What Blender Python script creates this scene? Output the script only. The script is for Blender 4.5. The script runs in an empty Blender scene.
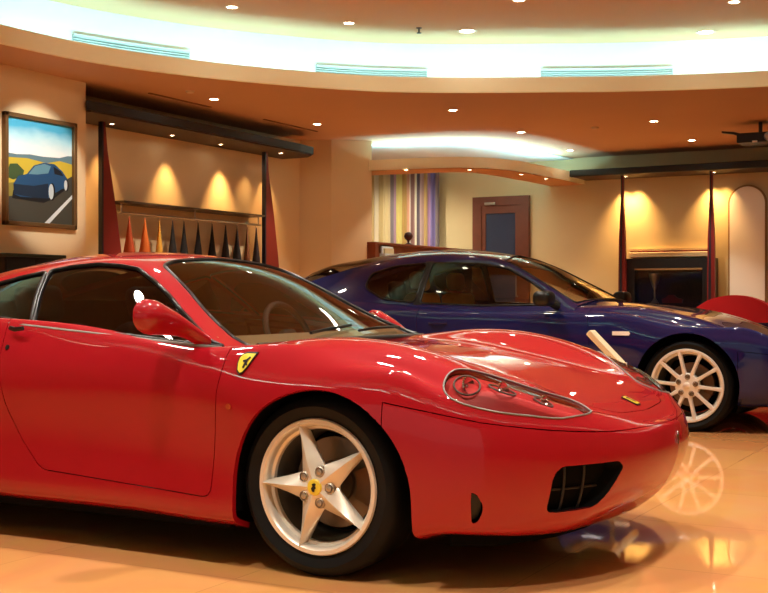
import bpy, bmesh, math, random
import numpy as np
from mathutils import Vector, Matrix
random.seed(4)
scene = bpy.context.scene
COL = scene.collection
PI = math.pi

# ------------------------------------------------------------------ camera
CAM = Vector((2.25, -4.495, 1.0)); YAW = 0.5
cam = bpy.data.objects.new('camera', bpy.data.cameras.new('camera'))
COL.objects.link(cam)
cam.location = CAM; cam.rotation_euler = (PI/2, 0, YAW)
cam.data.sensor_fit = 'HORIZONTAL'; cam.data.sensor_width = 36; cam.data.lens = 36*1200/768
cam.data.clip_start = 0.05
scene.camera = cam

# ------------------------------------------------------------------ materials
def rgb(r, g, b):
    f = lambda c: (c/255/12.92) if c/255 <= .04045 else ((c/255+.055)/1.055)**2.4
    return (f(r), f(g), f(b), 1)
MATS = {}
def mat(name, col, rough=.5, metal=0, coat=0, spec=.5, emit=None, es=0, noise=0, nscale=8, coat_rough=.03, bump=0, trans=0, ior=1.45):
    if name in MATS: return MATS[name]
    m = bpy.data.materials.new(name); m.use_nodes = True
    nt = m.node_tree; b = nt.nodes['Principled BSDF']
    b.inputs['Base Color'].default_value = col
    b.inputs['Roughness'].default_value = rough
    b.inputs['Metallic'].default_value = metal
    b.inputs['Specular IOR Level'].default_value = spec
    b.inputs['Coat Weight'].default_value = coat
    b.inputs['Coat Roughness'].default_value = coat_rough
    b.inputs['Transmission Weight'].default_value = trans
    b.inputs['IOR'].default_value = ior
    if emit:
        b.inputs['Emission Color'].default_value = emit; b.inputs['Emission Strength'].default_value = es
    if noise or bump:
        tc = nt.nodes.new('ShaderNodeTexCoord'); nz = nt.nodes.new('ShaderNodeTexNoise')
        nz.inputs['Scale'].default_value = nscale; nz.inputs['Detail'].default_value = 4
        nt.links.new(tc.outputs['Object'], nz.inputs['Vector'])
        if noise:
            mx = nt.nodes.new('ShaderNodeMix'); mx.data_type = 'RGBA'
            mx.inputs[6].default_value = tuple(c*(1-noise) for c in col[:3])+(1,)
            mx.inputs[7].default_value = tuple(min(1, c*(1+noise)) for c in col[:3])+(1,)
            nt.links.new(nz.outputs['Fac'], mx.inputs[0]); nt.links.new(mx.outputs[2], b.inputs['Base Color'])
        if bump:
            bp = nt.nodes.new('ShaderNodeBump'); bp.inputs['Strength'].default_value = bump; bp.inputs['Distance'].default_value = .01
            nt.links.new(nz.outputs['Fac'], bp.inputs['Height']); nt.links.new(bp.outputs['Normal'], b.inputs['Normal'])
    MATS[name] = m
    return m
def glass_mat(name, tint, refl=1.0):
    m = bpy.data.materials.new(name); m.use_nodes = True
    nt = m.node_tree; nt.nodes.clear()
    o = nt.nodes.new('ShaderNodeOutputMaterial'); mx = nt.nodes.new('ShaderNodeMixShader')
    t = nt.nodes.new('ShaderNodeBsdfTransparent'); g = nt.nodes.new('ShaderNodeBsdfGlossy'); f = nt.nodes.new('ShaderNodeFresnel')
    t.inputs[0].default_value = tint; g.inputs['Roughness'].default_value = .01
    f.inputs['IOR'].default_value = 1.5
    nt.links.new(f.outputs[0], mx.inputs[0]); nt.links.new(t.outputs[0], mx.inputs[1]); nt.links.new(g.outputs[0], mx.inputs[2])
    nt.links.new(mx.outputs[0], o.inputs[0])
    MATS[name] = m
    return m

M_red = mat('red_paint', (.34, .005, .012, 1), rough=.5, coat=1, spec=.06, coat_rough=.02)
M_blue = mat('blue_paint', (.006, .011, .095, 1), rough=.4, coat=1, spec=.06, metal=.0, coat_rough=.02)
M_black = mat('black_trim', (.006, .007, .007, 1), rough=.35)
M_under = mat('underbody_black', (.004, .004, .004, 1), rough=.9, spec=.1)
M_rubber = mat('tyre_rubber', (.005, .0055, .006, 1), rough=.55, spec=.25, noise=.3, nscale=40)
M_alloy = mat('silver_alloy', (.80, .75, .64, 1), rough=.32, metal=.35)
M_alloyd = mat('dull_alloy', (.45, .40, .32, 1), rough=.4, metal=.8)  # duller, darker alloy for the wheel bolts
M_disc = mat('brake_disc_steel', (.22, .17, .12, 1), rough=.4, metal=.8)
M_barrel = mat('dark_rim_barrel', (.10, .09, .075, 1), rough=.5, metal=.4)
M_chrome = mat('chrome', (.75, .75, .72, 1), rough=.12, metal=1)
M_grey = mat('grey_seal', (.22, .22, .20, 1), rough=.4)
M_yellow = mat('badge_yellow', rgb(236, 214, 60), rough=.35, coat=.6)
M_tan = mat('tan_leather', rgb(248, 172, 84), rough=.5, noise=.15)
M_dash = mat('brown_dashboard', rgb(150, 126, 92), rough=.7, noise=.2)
M_seat = mat('dark_leather', rgb(40, 36, 32), rough=.6)
G_wind = glass_mat('windscreen_glass', (.74, .72, .66, 1))
G_side = glass_mat('tinted_side_glass', (.20, .22, .22, 1))
G_clear = glass_mat('clear_glass', (.86, .86, .84, 1))
M_lamp = mat('headlamp_bowl', (.55, .52, .48, 1), rough=.12, metal=1)
M_bowl = mat('lamp_bowl_red', (.75, .035, .04, 1), rough=.5)
M_amber = mat('amber_lens', rgb(240, 150, 60), rough=.2, coat=1)
M_cream_lens = mat('pale_lens', rgb(250, 246, 236), rough=.2, coat=1)

# ------------------------------------------------------------------ object helpers
def mesh_obj(name, verts, faces, m=None, parent=None, smooth=False, normals=None):
    me = bpy.data.meshes.new(name)
    me.from_pydata([tuple(v) for v in verts], [], faces)
    me.update()
    if smooth or normals is not None:
        me.polygons.foreach_set('use_smooth', [True]*len(me.polygons))
    if normals is not None:
        me.normals_split_custom_set_from_vertices([tuple(n) for n in normals])
    o = bpy.data.objects.new(name, me); COL.objects.link(o)
    if m: me.materials.append(m)
    if parent: o.parent = parent
    return o
class MB:
    """collects simple shapes into one mesh"""
    def __init__(s): s.v = []; s.f = []
    def add(s, vs, fs):
        n = len(s.v); s.v += [Vector(v) for v in vs]; s.f += [tuple(i+n for i in f) for f in fs]; return s
    def box(s, x0, x1, y0, y1, z0, z1, bev=0):
        if bev <= 0:
            s.add([(x0,y0,z0),(x1,y0,z0),(x1,y1,z0),(x0,y1,z0),(x0,y0,z1),(x1,y0,z1),(x1,y1,z1),(x0,y1,z1)],
                  [(3,2,1,0),(4,5,6,7),(0,1,5,4),(1,2,6,5),(2,3,7,6),(3,0,4,7)])
        else:
            bm = bmesh.new(); bmesh.ops.create_cube(bm, size=1)
            for v in bm.verts: v.co = Vector((x0+(v.co.x+.5)*(x1-x0), y0+(v.co.y+.5)*(y1-y0), z0+(v.co.z+.5)*(z1-z0)))
            bmesh.ops.bevel(bm, geom=list(bm.edges), offset=bev, segments=3, affect='EDGES', profile=.5)
            bm.verts.index_update()
            s.add([v.co.copy() for v in bm.verts], [tuple(v.index for v in f.verts) for f in bm.faces]); bm.free()
        return s
    def tube(s, pts, r, n=8, closed=False, caps=True):
        pts = [Vector(p) for p in pts]; N = len(pts); rs = r if isinstance(r, (list, tuple)) else [r]*N
        rings = []; prev = None
        for i, p in enumerate(pts):
            a = pts[(i-1) % N] if (closed or i > 0) else p; b = pts[(i+1) % N] if (closed or i < N-1) else p
            t = (b-a).normalized()
            if prev is None:
                u = t.cross(Vector((0, 0, 1)))
                if u.length < 1e-3: u = t.cross(Vector((1, 0, 0)))
            else: u = prev - t*prev.dot(t)
            u.normalize(); prev = u; w = t.cross(u)
            rings.append([p+u*(rs[i]*math.cos(2*PI*k/n))+w*(rs[i]*math.sin(2*PI*k/n)) for k in range(n)])
        vs = [v for R in rings for v in R]; fs = []
        for i in range(N if closed else N-1):
            j = (i+1) % N
            for k in range(n):
                k2 = (k+1) % n; fs.append((i*n+k, j*n+k, j*n+k2, i*n+k2))
        if caps and not closed:
            fs.append(tuple(range(n))); fs.append(tuple((N-1)*n+k for k in reversed(range(n))))
        return s.add(vs, fs)
    def lathe(s, prof, n=48, axis='y', org=(0,0,0), cap=False):
        """prof: (radius, axial) pairs"""
        vs = []; fs = []; L = len(prof)
        for k in range(n):
            a = 2*PI*k/n; c, d = math.cos(a), math.sin(a)
            for r, h in prof:
                p = {'y': (r*c, h, r*d), 'z': (r*c, r*d, h), 'x': (h, r*c, r*d)}[axis]
                vs.append(Vector(p)+Vector(org))
        for k in range(n):
            k2 = (k+1) % n
            for i in range(L-1): fs.append((k*L+i, k*L+i+1, k2*L+i+1, k2*L+i))
        if cap:
            fs.append(tuple(k*L for k in range(n))); fs.append(tuple(k*L+L-1 for k in reversed(range(n))))
        return s.add(vs, fs)
    def prism(s, poly, a, b, axes='xz'):
        """2D polygon extruded along the remaining axis from a to b"""
        mk = {'xz': lambda p, h: (p[0], h, p[1]), 'xy': lambda p, h: (p[0], p[1], h), 'yz': lambda p, h: (h, p[0], p[1])}[axes]
        n = len(poly)
        s.add([mk(p, a) for p in poly]+[mk(p, b) for p in poly],
              [tuple(reversed(range(n))), tuple(range(n, 2*n))]+[(i, (i+1) % n, n+(i+1) % n, n+i) for i in range(n)])
        return s
    def xf(s, mtx, start=0):
        for i in range(start, len(s.v)): s.v[i] = mtx @ s.v[i]
        return s
    def obj(s, name, m, parent=None, smooth=None):
        me = bpy.data.meshes.new(name); me.from_pydata([tuple(v) for v in s.v], [], s.f)
        bm = bmesh.new(); bm.from_mesh(me); bmesh.ops.recalc_face_normals(bm, faces=list(bm.faces))
        bm.to_mesh(me); bm.free(); me.update()
        if smooth is not None:
            me.polygons.foreach_set('use_smooth', [True]*len(me.polygons))
            try: me.set_sharp_from_angle(angle=math.radians(smooth))
            except Exception: pass
        me.materials.append(m)
        o = bpy.data.objects.new(name, me); COL.objects.link(o)
        if parent: o.parent = parent
        return o
def empty(name, loc, rz=0):
    o = bpy.data.objects.new(name, None); COL.objects.link(o); o.location = loc; o.rotation_euler = (0, 0, rz); o.empty_display_size = .1
    return o
def tag(o, label, cat, group=None, kind=None):
    o['label'] = label; o['category'] = cat
    if group: o['group'] = group
    if kind: o['kind'] = kind
    return o
def struct(o): o['kind'] = 'structure'; return o
def copy_tree(o, parent=None):
    c = o.copy(); COL.objects.link(c)
    if parent: c.parent = parent
    for ch in list(o.children): copy_tree(ch, c)
    return c

# ------------------------------------------------------------------ curves
def spline(xs, ys):
    """natural cubic spline (vector valued)"""
    x = np.asarray(xs, float); y = np.asarray(ys, float)
    n = len(x); h = np.diff(x); A = np.eye(n); R = np.zeros((n,)+y.shape[1:])
    for i in range(1, n-1):
        A[i, i-1] = h[i-1]; A[i, i] = 2*(h[i-1]+h[i]); A[i, i+1] = h[i]
        R[i] = 6*((y[i+1]-y[i])/h[i]-(y[i]-y[i-1])/h[i-1])
    m = np.linalg.solve(A, R)
    def f(t):
        t = np.clip(np.asarray(t, float), x[0], x[-1]); i = np.clip(np.searchsorted(x, t)-1, 0, n-2)
        hh = h[i]; a = (x[i+1]-t)/hh; b = (t-x[i])/hh
        if y.ndim > 1: hh = hh[..., None]; a = a[..., None]; b = b[..., None]
        return a*y[i]+b*y[i+1]+((a**3-a)*m[i]+(b**3-b)*m[i+1])*hh**2/6
    return f
def pchip(tab):
    x = np.array([t[0] for t in tab], float); y = np.array([t[1] for t in tab], float)
    if y.ndim > 1: fs = [pchip(list(zip(x, y[:, k]))) for k in range(y.shape[1])]; return lambda t: np.stack([f(t) for f in fs], -1)
    h = np.diff(x); d = np.diff(y)/h; m = np.zeros(len(x))
    for i in range(1, len(x)-1):
        if d[i-1]*d[i] > 0:
            w1 = 2*h[i]+h[i-1]; w2 = h[i]+2*h[i-1]; m[i] = (w1+w2)/(w1/d[i-1]+w2/d[i])
    m[0] = d[0]; m[-1] = d[-1]
    def f(t):
        t = np.clip(np.asarray(t, float), x[0], x[-1]); i = np.clip(np.searchsorted(x, t)-1, 0, len(x)-2)
        s = (t-x[i])/h[i]
        return ((1+2*s)*(1-s)**2)*y[i]+s*(1-s)**2*h[i]*m[i]+s*s*(3-2*s)*y[i+1]+s*s*(s-1)*h[i]*m[i+1]
    return f
def smoothpoly(pts, per=6, closed=True):
    """rounded closed outline through points (Catmull-Rom)"""
    out = []; n = len(pts); P = [np.array(p, float) for p in pts]
    for i in range(n):
        p0, p1, p2, p3 = P[i-1], P[i], P[(i+1) % n], P[(i+2) % n]
        for k in range(per):
            t = k/per
            out.append(tuple(.5*((2*p1)+(p2-p0)*t+(2*p0-5*p1+4*p2-p3)*t*t+(3*p1-p0-3*p2+p3)*t**3)))
    return out
def rounded(pts, r=.03, n=5):
    """polygon with its corners rounded off"""
    out = []; N = len(pts)
    for i in range(N):
        p = np.array(pts[i], float); a = np.array(pts[i-1], float); b = np.array(pts[(i+1) % N], float)
        da = a-p; db = b-p; la = np.linalg.norm(da); lb = np.linalg.norm(db); q = min(r, la*.45, lb*.45)
        s = p+da/la*q; e = p+db/lb*q
        for k in range(n+1):
            t = k/n; out.append(tuple((1-t)**2*s+2*t*(1-t)*p+t*t*e))
    return out
def inpoly(p, poly):
    x, y = p; r = False; j = len(poly)-1
    for i in range(len(poly)):
        xi, yi = poly[i]; xj, yj = poly[j]
        if (yi > y) != (yj > y) and x < (xj-xi)*(y-yi)/(yj-yi)+xi: r = not r
        j = i
    return r

# ------------------------------------------------------------------ car skins
class Skin:
    """a fine surface that is cut into panels along outlines drawn in side, top or front view"""
    def __init__(s, grid):
        J, I, _ = grid.shape; bm = s.bm = bmesh.new()
        for sy in (1, -1):
            V = [[bm.verts.new((p[0], p[1]*sy, p[2])) for p in row] for row in grid]
            for j in range(J-1):
                for i in range(I-1):
                    q = [V[j][i], V[j+1][i], V[j+1][i+1], V[j][i+1]]
                    if sy < 0: q.reverse()
                    try: bm.faces.new(q)
                    except ValueError: pass
        bmesh.ops.remove_doubles(bm, verts=list(bm.verts), dist=2e-4)
        bmesh.ops.dissolve_degenerate(bm, edges=list(bm.edges), dist=1e-5)
        bm.normal_update()
        s.pid = bm.faces.layers.int.new('pid'); s.nl = bm.verts.layers.float_vector.new('nrm')
        # make the surface face outward
        c = sum((f.normal.z*f.calc_area() for f in bm.faces))
        if c < 0:
            bmesh.ops.reverse_faces(bm, faces=list(bm.faces)); bm.normal_update()
        for v in bm.verts: v[s.nl] = v.normal
    def cut(s, poly, axes, pid, sel=None, only=(0,)):
        bm = s.bm; A, B = {'xz': (0, 2), 'xy': (0, 1), 'yz': (1, 2)}[axes]
        px = [p[0] for p in poly]; py = [p[1] for p in poly]
        bb = (min(px)-.01, max(px)+.01, min(py)-.01, max(py)+.01)
        def ok(f):
            if f[s.pid] not in only: return False
            c = f.calc_center_median()
            return sel is None or sel(c)
        cand = [f for f in bm.faces if any(bb[0] <= v.co[A] <= bb[1] and bb[2] <= v.co[B] <= bb[3] for v in f.verts) and ok(f)]
        tagged = set(cand)
        n = len(poly)
        for i in range(n):
            p, q = poly[i], poly[(i+1) % n]
            d = (q[0]-p[0], q[1]-p[1])
            if math.hypot(*d) < 1e-6: continue
            no = [0, 0, 0]; no[A] = -d[1]; no[B] = d[0]; co = [0, 0, 0]; co[A] = p[0]; co[B] = p[1]
            x0, x1 = min(p[0], q[0])-.002, max(p[0], q[0])+.002; y0, y1 = min(p[1], q[1])-.002, max(p[1], q[1])+.002
            fs = []
            for f in tagged:
                if not f.is_valid: continue
                a = [v.co[A] for v in f.verts]; b = [v.co[B] for v in f.verts]
                if max(a) >= x0 and min(a) <= x1 and max(b) >= y0 and min(b) <= y1: fs.append(f)
            if not fs: continue
            geom = list({v for f in fs for v in f.verts})+list({e for f in fs for e in f.edges})+fs
            r = bmesh.ops.bisect_plane(bm, geom=geom, dist=1e-6, plane_co=co, plane_no=no)
            tagged = {f for f in tagged if f.is_valid}
            tagged |= {g for g in r['geom'] if isinstance(g, bmesh.types.BMFace) and g.is_valid}
        k = 0
        for f in bm.faces:
            if f[s.pid] in only:
                c = f.calc_center_median()
                if bb[0] <= c[A] <= bb[1] and bb[2] <= c[B] <= bb[3] and (sel is None or sel(c)) and inpoly((c[A], c[B]), poly):
                    f[s.pid] = pid; k += 1
        return k
    def drop(s, test):
        for f in s.bm.faces:
            if test(f.calc_center_median()): f[s.pid] = -1
    def faces(s, pid, side=0):
        return [f for f in s.bm.faces if f[s.pid] == pid and (side == 0 or f.calc_center_median().y*side > 0)]
    def data(s, pid, side=0):
        idx = {}; vs = []; ns = []; fs = []
        for f in s.faces(pid, side):
            r = []
            for v in f.verts:
                if v not in idx:
                    idx[v] = len(vs); vs.append(v.co.copy()); ns.append(Vector(v[s.nl]).normalized())
                r.append(idx[v])
            fs.append(tuple(r))
        return vs, ns, fs
    def panel(s, name, pid, m, parent=None, side=0, gap=.002, flange=.02, push=0):
        vs, ns, fs = s.data(pid, side)
        ec = {}
        for f in fs:
            for i in range(len(f)):
                a, b = f[i], f[(i+1) % len(f)]
                k = (min(a, b), max(a, b)); ec.setdefault(k, []).append((a, b))
        border = [e[0] for k, e in ec.items() if len(e) == 1]
        inward = {}
        for a, b in border:
            t = (vs[b]-vs[a]); n = ns[a]; w = n.cross(t)
            if w.length > 1e-9:
                w.normalize()
                inward.setdefault(a, Vector()); inward.setdefault(b, Vector()); inward[a] += w; inward[b] += w
        V = [v+ns[i]*push for i, v in enumerate(vs)]
        for i, w in inward.items():
            if w.length > 1e-9 and abs(vs[i].y) > 1e-4: V[i] = V[i]+w.normalized()*gap
        N = list(ns); F = list(fs)
        if flange:
            for a, b in border:
                if abs(vs[a].y) < 1e-4 and abs(vs[b].y) < 1e-4: continue
                k = len(V); t = V[b]-V[a]; w = ns[a].cross(t)
                w = -w.normalized() if w.length > 1e-9 else ns[a]
                V += [V[a], V[b], V[b]-ns[b]*flange, V[a]-ns[a]*flange]; N += [w]*4
                F.append((k+1, k, k+3, k+2))
        return mesh_obj(name, V, F, m, parent, normals=N)
    def loops(s, pid, side=0, off=0):
        """ordered borders of a panel"""
        vs, ns, fs = s.data(pid, side); ec = {}
        for f in fs:
            for i in range(len(f)):
                a, b = f[i], f[(i+1) % len(f)]; ec.setdefault((min(a, b), max(a, b)), []).append((a, b))
        nxt = {}
        for e in ec.values():
            if len(e) == 1: nxt[e[0][0]] = e[0][1]
        out = []
        while nxt:
            st = next(iter(nxt)); L = [st]; c = nxt.pop(st)
            while c in nxt and c != st: L.append(c); c = nxt.pop(c)
            out.append([vs[i]+ns[i]*off for i in L])
        return [L for L in out if len(L) > 8]
    def seal(s, name, pid, r, m, parent, side=0, off=0):
        mb = MB()
        for L in s.loops(pid, side, off):
            P = [L[0]]
            for p in L[1:]:
                if (p-P[-1]).length > .012: P.append(p)
            mb.tube(P, r, 6, closed=True)
        return mb.obj(name, m, parent, smooth=60)
    def bvh(s):
        from mathutils.bvhtree import BVHTree
        return BVHTree.FromBMesh(s.bm)

def body_grid(outline, rows, stations, ztop, spine, top_t, nj=230, per=4):
    """outline: plan points rear->nose.  stations: list of (outline index, [(z, inset)..]).  Top rows follow ztop(x,y)."""
    O = np.array(outline, float)
    L = np.r_[0, np.cumsum(np.hypot(*np.diff(O, axis=0).T))]
    fo = spline(L, O)
    s = np.linspace(0, L[-1], nj)
    P = fo(s); P[0, 1] = 0; P[-1, 1] = 0
    T = np.gradient(P, s, axis=0); N = np.stack([-T[:, 1], T[:, 0]], 1); N /= np.linalg.norm(N, axis=1)[:, None]
    N[0] = (-1, 0); N[-1] = (1, 0)
    st = pchip([(L[i], np.array(r, float).ravel()) for i, r in stations])(s).reshape(nj, -1, 2)
    fx = pchip(spine)
    K = st.shape[1]; ctrl = []
    for j in range(nj):
        c = [np.r_[P[j]-N[j]*st[j, k, 1], st[j, k, 0]] for k in range(K-1)]
        e = P[j]-N[j]*st[j, K-1, 1]
        e[1] = max(e[1], 0); S = np.array([fx(P[j, 0]), 0.])
        for t in (0,)+tuple(top_t):
            q = e+(S-e)*t
            c.append(np.r_[q, ztop(q[0], q[1])])
        ctrl.append(c)
    C = np.array(ctrl)                       # nj x K' x 3
    kk = np.arange(C.shape[1]); f = spline(kk, C.transpose(1, 0, 2).reshape(C.shape[1], -1))
    ts = np.linspace(0, C.shape[1]-1, (C.shape[1]-1)*per+1)
    G = f(ts).reshape(len(ts), nj, 3).transpose(1, 0, 2)
    G[0, :, 1] = 0; G[-1, :, 1] = 0; G[:, -1, 1] = 0; G[:, :, 1] = np.maximum(G[:, :, 1], 0)
    return G
def cabin_grid(tab, x0, x1, nx=150, ns=14, nt=16, bulge=.02, sink=.04):
    """tab rows: x, (belt y, belt z, rail y, rail z, centre z)"""
    tab = sorted(tab)
    f = spline([t[0] for t in tab], [t[1] for t in tab])
    xs = np.linspace(x0, x1, nx); out = []
    for x in xs:
        by, bz, ry, rz, cz = f(x); rz = min(rz, cz-.002) if rz > cz else rz
        pts = []
        for k in range(ns):
            t = k/ns; b = bulge*4*t*(1-t)
            y = by+(ry-by)*t; z = (bz-sink)+(rz-bz+sink)*t
            pts.append((y+b, z+b*.25))
        for k in range(nt+1):
            t = k/nt; y = ry*(1-t); pts.append((y, rz+(cz-rz)*(1-(1-t)**2.2)))
        q = np.array(pts)
        for it in range(3):                 # round the rail
            q2 = q.copy(); q2[1:-1] = .25*q[:-2]+.5*q[1:-1]+.25*q[2:]; q = q2
        q[-1, 0] = 0
        out.append([(x, a, b) for a, b in q])
    return np.array(out)
def sstep(a, b, t):
    t = np.clip((t-a)/(b-a), 0, 1); return t*t*(3-2*t)

# ------------------------------------------------------------------ wheels
def tyre_prof(R, rim, w):
    h = w/2
    return [(rim-.012, -h+.02), (rim+.004, -h+.006), (rim+.02, -h-.002), ((R+rim)/2+.004, -h-.010), (R-.03, -h-.004), (R-.012, -h+.010), (R-.002, -h+.028),
            (R, -h+.06), (R, h-.06), (R-.002, h-.028), (R-.012, h-.01), ((R+rim)/2, h+.01), (rim, h-.006), (rim-.012, h-.02)]
def make_wheel(car, style, R, rim, w, loc, side, mrim, rot0):
    """outer face looks along -y before the wheel is turned for its side"""
    root = empty('wheel', loc, 0 if side < 0 else PI); root.parent = car
    h = w/2; y0 = -h
    MB().lathe(tyre_prof(R, rim, w), 72).obj('tyre', M_rubber, root, smooth=35)
    lip = rim+.006
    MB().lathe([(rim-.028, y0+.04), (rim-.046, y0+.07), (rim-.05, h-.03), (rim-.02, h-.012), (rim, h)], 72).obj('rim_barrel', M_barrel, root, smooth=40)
    prof = [(lip-.004, y0+.012), (lip, y0+.002), (lip-.004, y0-.006), (rim-.012, y0-.006), (rim-.018, y0+.0), (rim-.022, y0+.010), (rim-.024, y0+.03), (rim-.034, y0+.036), (rim-.036, y0+.05), (rim-.028, y0+.055)]
    MB().lathe(prof, 72).obj('rim', mrim, root, smooth=40)
    mb = MB(); yc = y0-.004
    if style == 'star':
        hub = .058
        for k in range(5):
            a0 = rot0+2*PI*k/5
            rad = lambda r, da, y: (r*math.cos(a0)-da*math.sin(a0), y, r*math.sin(a0)+da*math.cos(a0))
            secs = [(.0, .052, -.012, .018), (.055, .052, -.012, .018), (.085, .043, -.014, .018), (.13, .030, -.012, .020), (.18, .018, -.008, .022), (.215, .009, -.006, .022), (rim-.008, .004, -.006, .016)]
            vs = []; fs = []
            for r, hw, yr, ye in secs:
                vs += [rad(r, hw, yc+ye), rad(r, hw*.82, yc+ye-.010), rad(r, 0, yc+yr), rad(r, -hw*.82, yc+ye-.010), rad(r, -hw, yc+ye), rad(r, -hw*.7, yc+ye+.03), rad(r, hw*.7, yc+ye+.03)]
            for i in range(len(secs)-1):
                for q in range(7): fs.append((i*7+q, i*7+(q+1) % 7, i*7+7+(q+1) % 7, i*7+7+q))
            fs += [tuple(range(7)), tuple(len(vs)-1-q for q in range(7))]
            mb.add(vs, fs)
        mb.lathe([(.001, yc-.008), (.030, yc-.008), (.062, yc+.0), (.074, yc+.012), (.078, yc+.04)], 40)
        mb.obj('spokes', mrim, root, smooth=22)
        bolt_r, bolt_a, cap_r, ycap = .058, rot0+PI/5, .030, yc-.010
    else:
        for k in range(10):
            a0 = rot0+2*PI*k/10
            rad = lambda r, da, y: (r*math.cos(a0)-da*math.sin(a0), y, r*math.sin(a0)+da*math.cos(a0))
            vs = []; fs = []
            secs = [(.05, .017, .012), (.09, .015, .006), (.14, .012, .002), (.2, .0125, 0), (rim-.01, .016, .0)]
            for r, hw, y in secs: vs += [rad(r, hw, yc+y+.008), rad(r, hw*.7, yc+y), rad(r, -hw*.7, yc+y), rad(r, -hw, yc+y+.008), rad(r, -hw, yc+y+.035), rad(r, hw, yc+y+.035)]
            for i in range(len(secs)-1):
                for q in range(6): fs.append((i*6+q, i*6+(q+1) % 6, i*6+6+(q+1) % 6, i*6+6+q))
            fs += [tuple(range(6)), tuple(len(vs)-1-q for q in range(6))]
            mb.add(vs, fs)
        mb.lathe([(.001, yc+.004), (.045, yc+.004), (.085, yc+.008), (.092, yc+.016), (.094, yc+.05)], 40)
        mb.obj('spokes', mrim, root, smooth=25)
        bolt_r, bolt_a, cap_r, ycap = .066, rot0+PI/10, .026, yc+.0
    for k in range(5):
        a = bolt_a+2*PI*k/5
        b = MB().lathe([(.0205, .012), (.0195, -.003), (.016, -.006), (.0155, .002), (.012, .002), (.011, -.007), (.001, -.009)], 14, org=(bolt_r*math.cos(a), yc-.002+(.006 if style != 'star' else 0), bolt_r*math.sin(a)))
        b.obj('wheel_bolt', M_alloyd if style == 'star' else M_disc, root, smooth=30)
    cap = MB().lathe([(cap_r, ycap+.012), (cap_r, ycap), (cap_r-.004, ycap-.004), (.001, ycap-.006)], 28).obj('centre_cap', M_yellow if style == 'star' else mrim, root, smooth=40)
    if style == 'star':
        ys = ycap-.0075
        MB().prism([(-.006, -.014), (.003, -.016), (.004, -.006), (.010, -.002), (.006, .004), (.009, .013), (.002, .016), (-.007, .012), (-.004, .004), (-.010, -.003)], ys, ys+.002).obj('cap_emblem', M_black, root)
    MB().lathe([(.06, h*.2), (.165, h*.2), (.165, h*.2+.026), (.06, h*.2+.026)], 48).lathe([(.001, h*.1), (.075, h*.1), (.08, h*.2)], 32).obj('brake_disc', M_disc, root, smooth=30)
    cal = MB()
    for k in range(9):
        pass
    poly = [(.175*math.cos(a), .175*math.sin(a)) for a in np.linspace(-.45, .45, 8)]+[(.105*math.cos(a), .105*math.sin(a)) for a in np.linspace(.45, -.45, 8)]
    cal.prism(poly, h*.2-.03, h*.2+.05)
    cal.obj('brake_caliper', mat('caliper_bronze', rgb(120, 84, 50), rough=.5), root)
    MB().lathe([(.001, h-.05), (rim-.06, h-.05), (rim-.055, h-.04)], 40).obj('back_plate', M_under, root)
    return root

def seat(car, x, y, m, zs=.22, lean=.35):
    root = empty('seat', (x, y, zs)); root.parent = car
    MB().box(-.27, .27, -.24, .24, 0, .14, .05).obj('seat_cushion', m, root, smooth=50)
    b = MB().box(-.07, .07, -.25, .25, 0, .56, .05); b.xf(Matrix.Translation((-.25, 0, .12)) @ Matrix.Rotation(-lean, 4, 'Y')); b.obj('seat_back', m, root, smooth=50)
    hd = MB().box(-.05, .05, -.13, .13, 0, .17, .045); hd.xf(Matrix.Translation((-.25-math.sin(lean)*.58, 0, .12+math.cos(lean)*.58)) @ Matrix.Rotation(-lean*.6, 4, 'Y')); hd.obj('headrest', m, root, smooth=50)
    return root
def steering(car, x, y, z, m):
    root = empty('steering_wheel', (x, y, z)); root.parent = car
    mb = MB().tube([(0, .18*math.cos(a), .18*math.sin(a)) for a in np.linspace(0, 2*PI, 33)[:-1]], .015, 8, closed=True)
    mb.box(-.012, .012, -.17, .17, -.02, .02).box(-.012, .012, -.02, .02, -.17, 0).box(-.03, .02, -.055, .055, -.055, .045, .02)
    mb.xf(Matrix.Rotation(math.radians(-25), 4, 'Y')); mb.obj('steering_wheel_ring', m, root, smooth=40)

# ================================================================== RED CAR
car = empty('sports_car', (0, 0, 0))
tag(car, 'glossy red low two-door sports car with five-pointed silver wheels in the foreground', 'car')

zc = spline([-3.5, -2.5, -1.6, -.8, -.42, -.1, .145, .345, .53, .74, .86, .957, 1.05], [.90, .92, .90, .835, .806, .800, .778, .742, .702, .646, .604, .555, .490])
zk = spline([-3.5, -2.5, -1.6, -1.0, -.45, -.1, .145, .345, .53, .74, .86, .957, 1.05], [.90, .925, .905, .865, .812, .846, .840, .803, .742, .658, .606, .555, .490])
kf = pchip([(-3.5, 0), (-.6, 0), (-.3, .35), (0, 2.0), (.3, 3.2), (.5, 3.6), (.7, 3.2), (.85, 1.5), (.95, 0), (1.05, 0)])
def ztop_f(x, y):
    y = abs(y)
    return float(zc(x)+(zk(x)-zc(x))*sstep(.34, .65, y)-kf(x)*max(0, y-.70)**2)
outline_f = [(-3.42, 0), (-3.40, .45), (-3.25, .78), (-2.9, .93), (-2.4, .965), (-1.9, .95), (-1.4, .925), (-.9, .922), (-.45, .932), (0, .955), (.3, .945), (.52, .895), (.70, .800), (.85, .66), (.962, .475), (1.03, .25), (1.055, 0)]
R_rear = [(.20, .14), (.26, .06), (.34, .02), (.46, 0), (.60, 0), (.72, .01), (.82, .03), (.88, .06), (.9, .12)]
R_side = [(.15, .12), (.185, .035), (.25, .012), (.40, .022), (.55, .012), (.66, 0), (.75, .018), (.83, .05), (.85, .085)]
R_doorf = [(.14, .12), (.175, .035), (.24, .015), (.38, .022), (.53, .012), (.64, 0), (.71, .014), (.775, .04), (.8, .075)]
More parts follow.
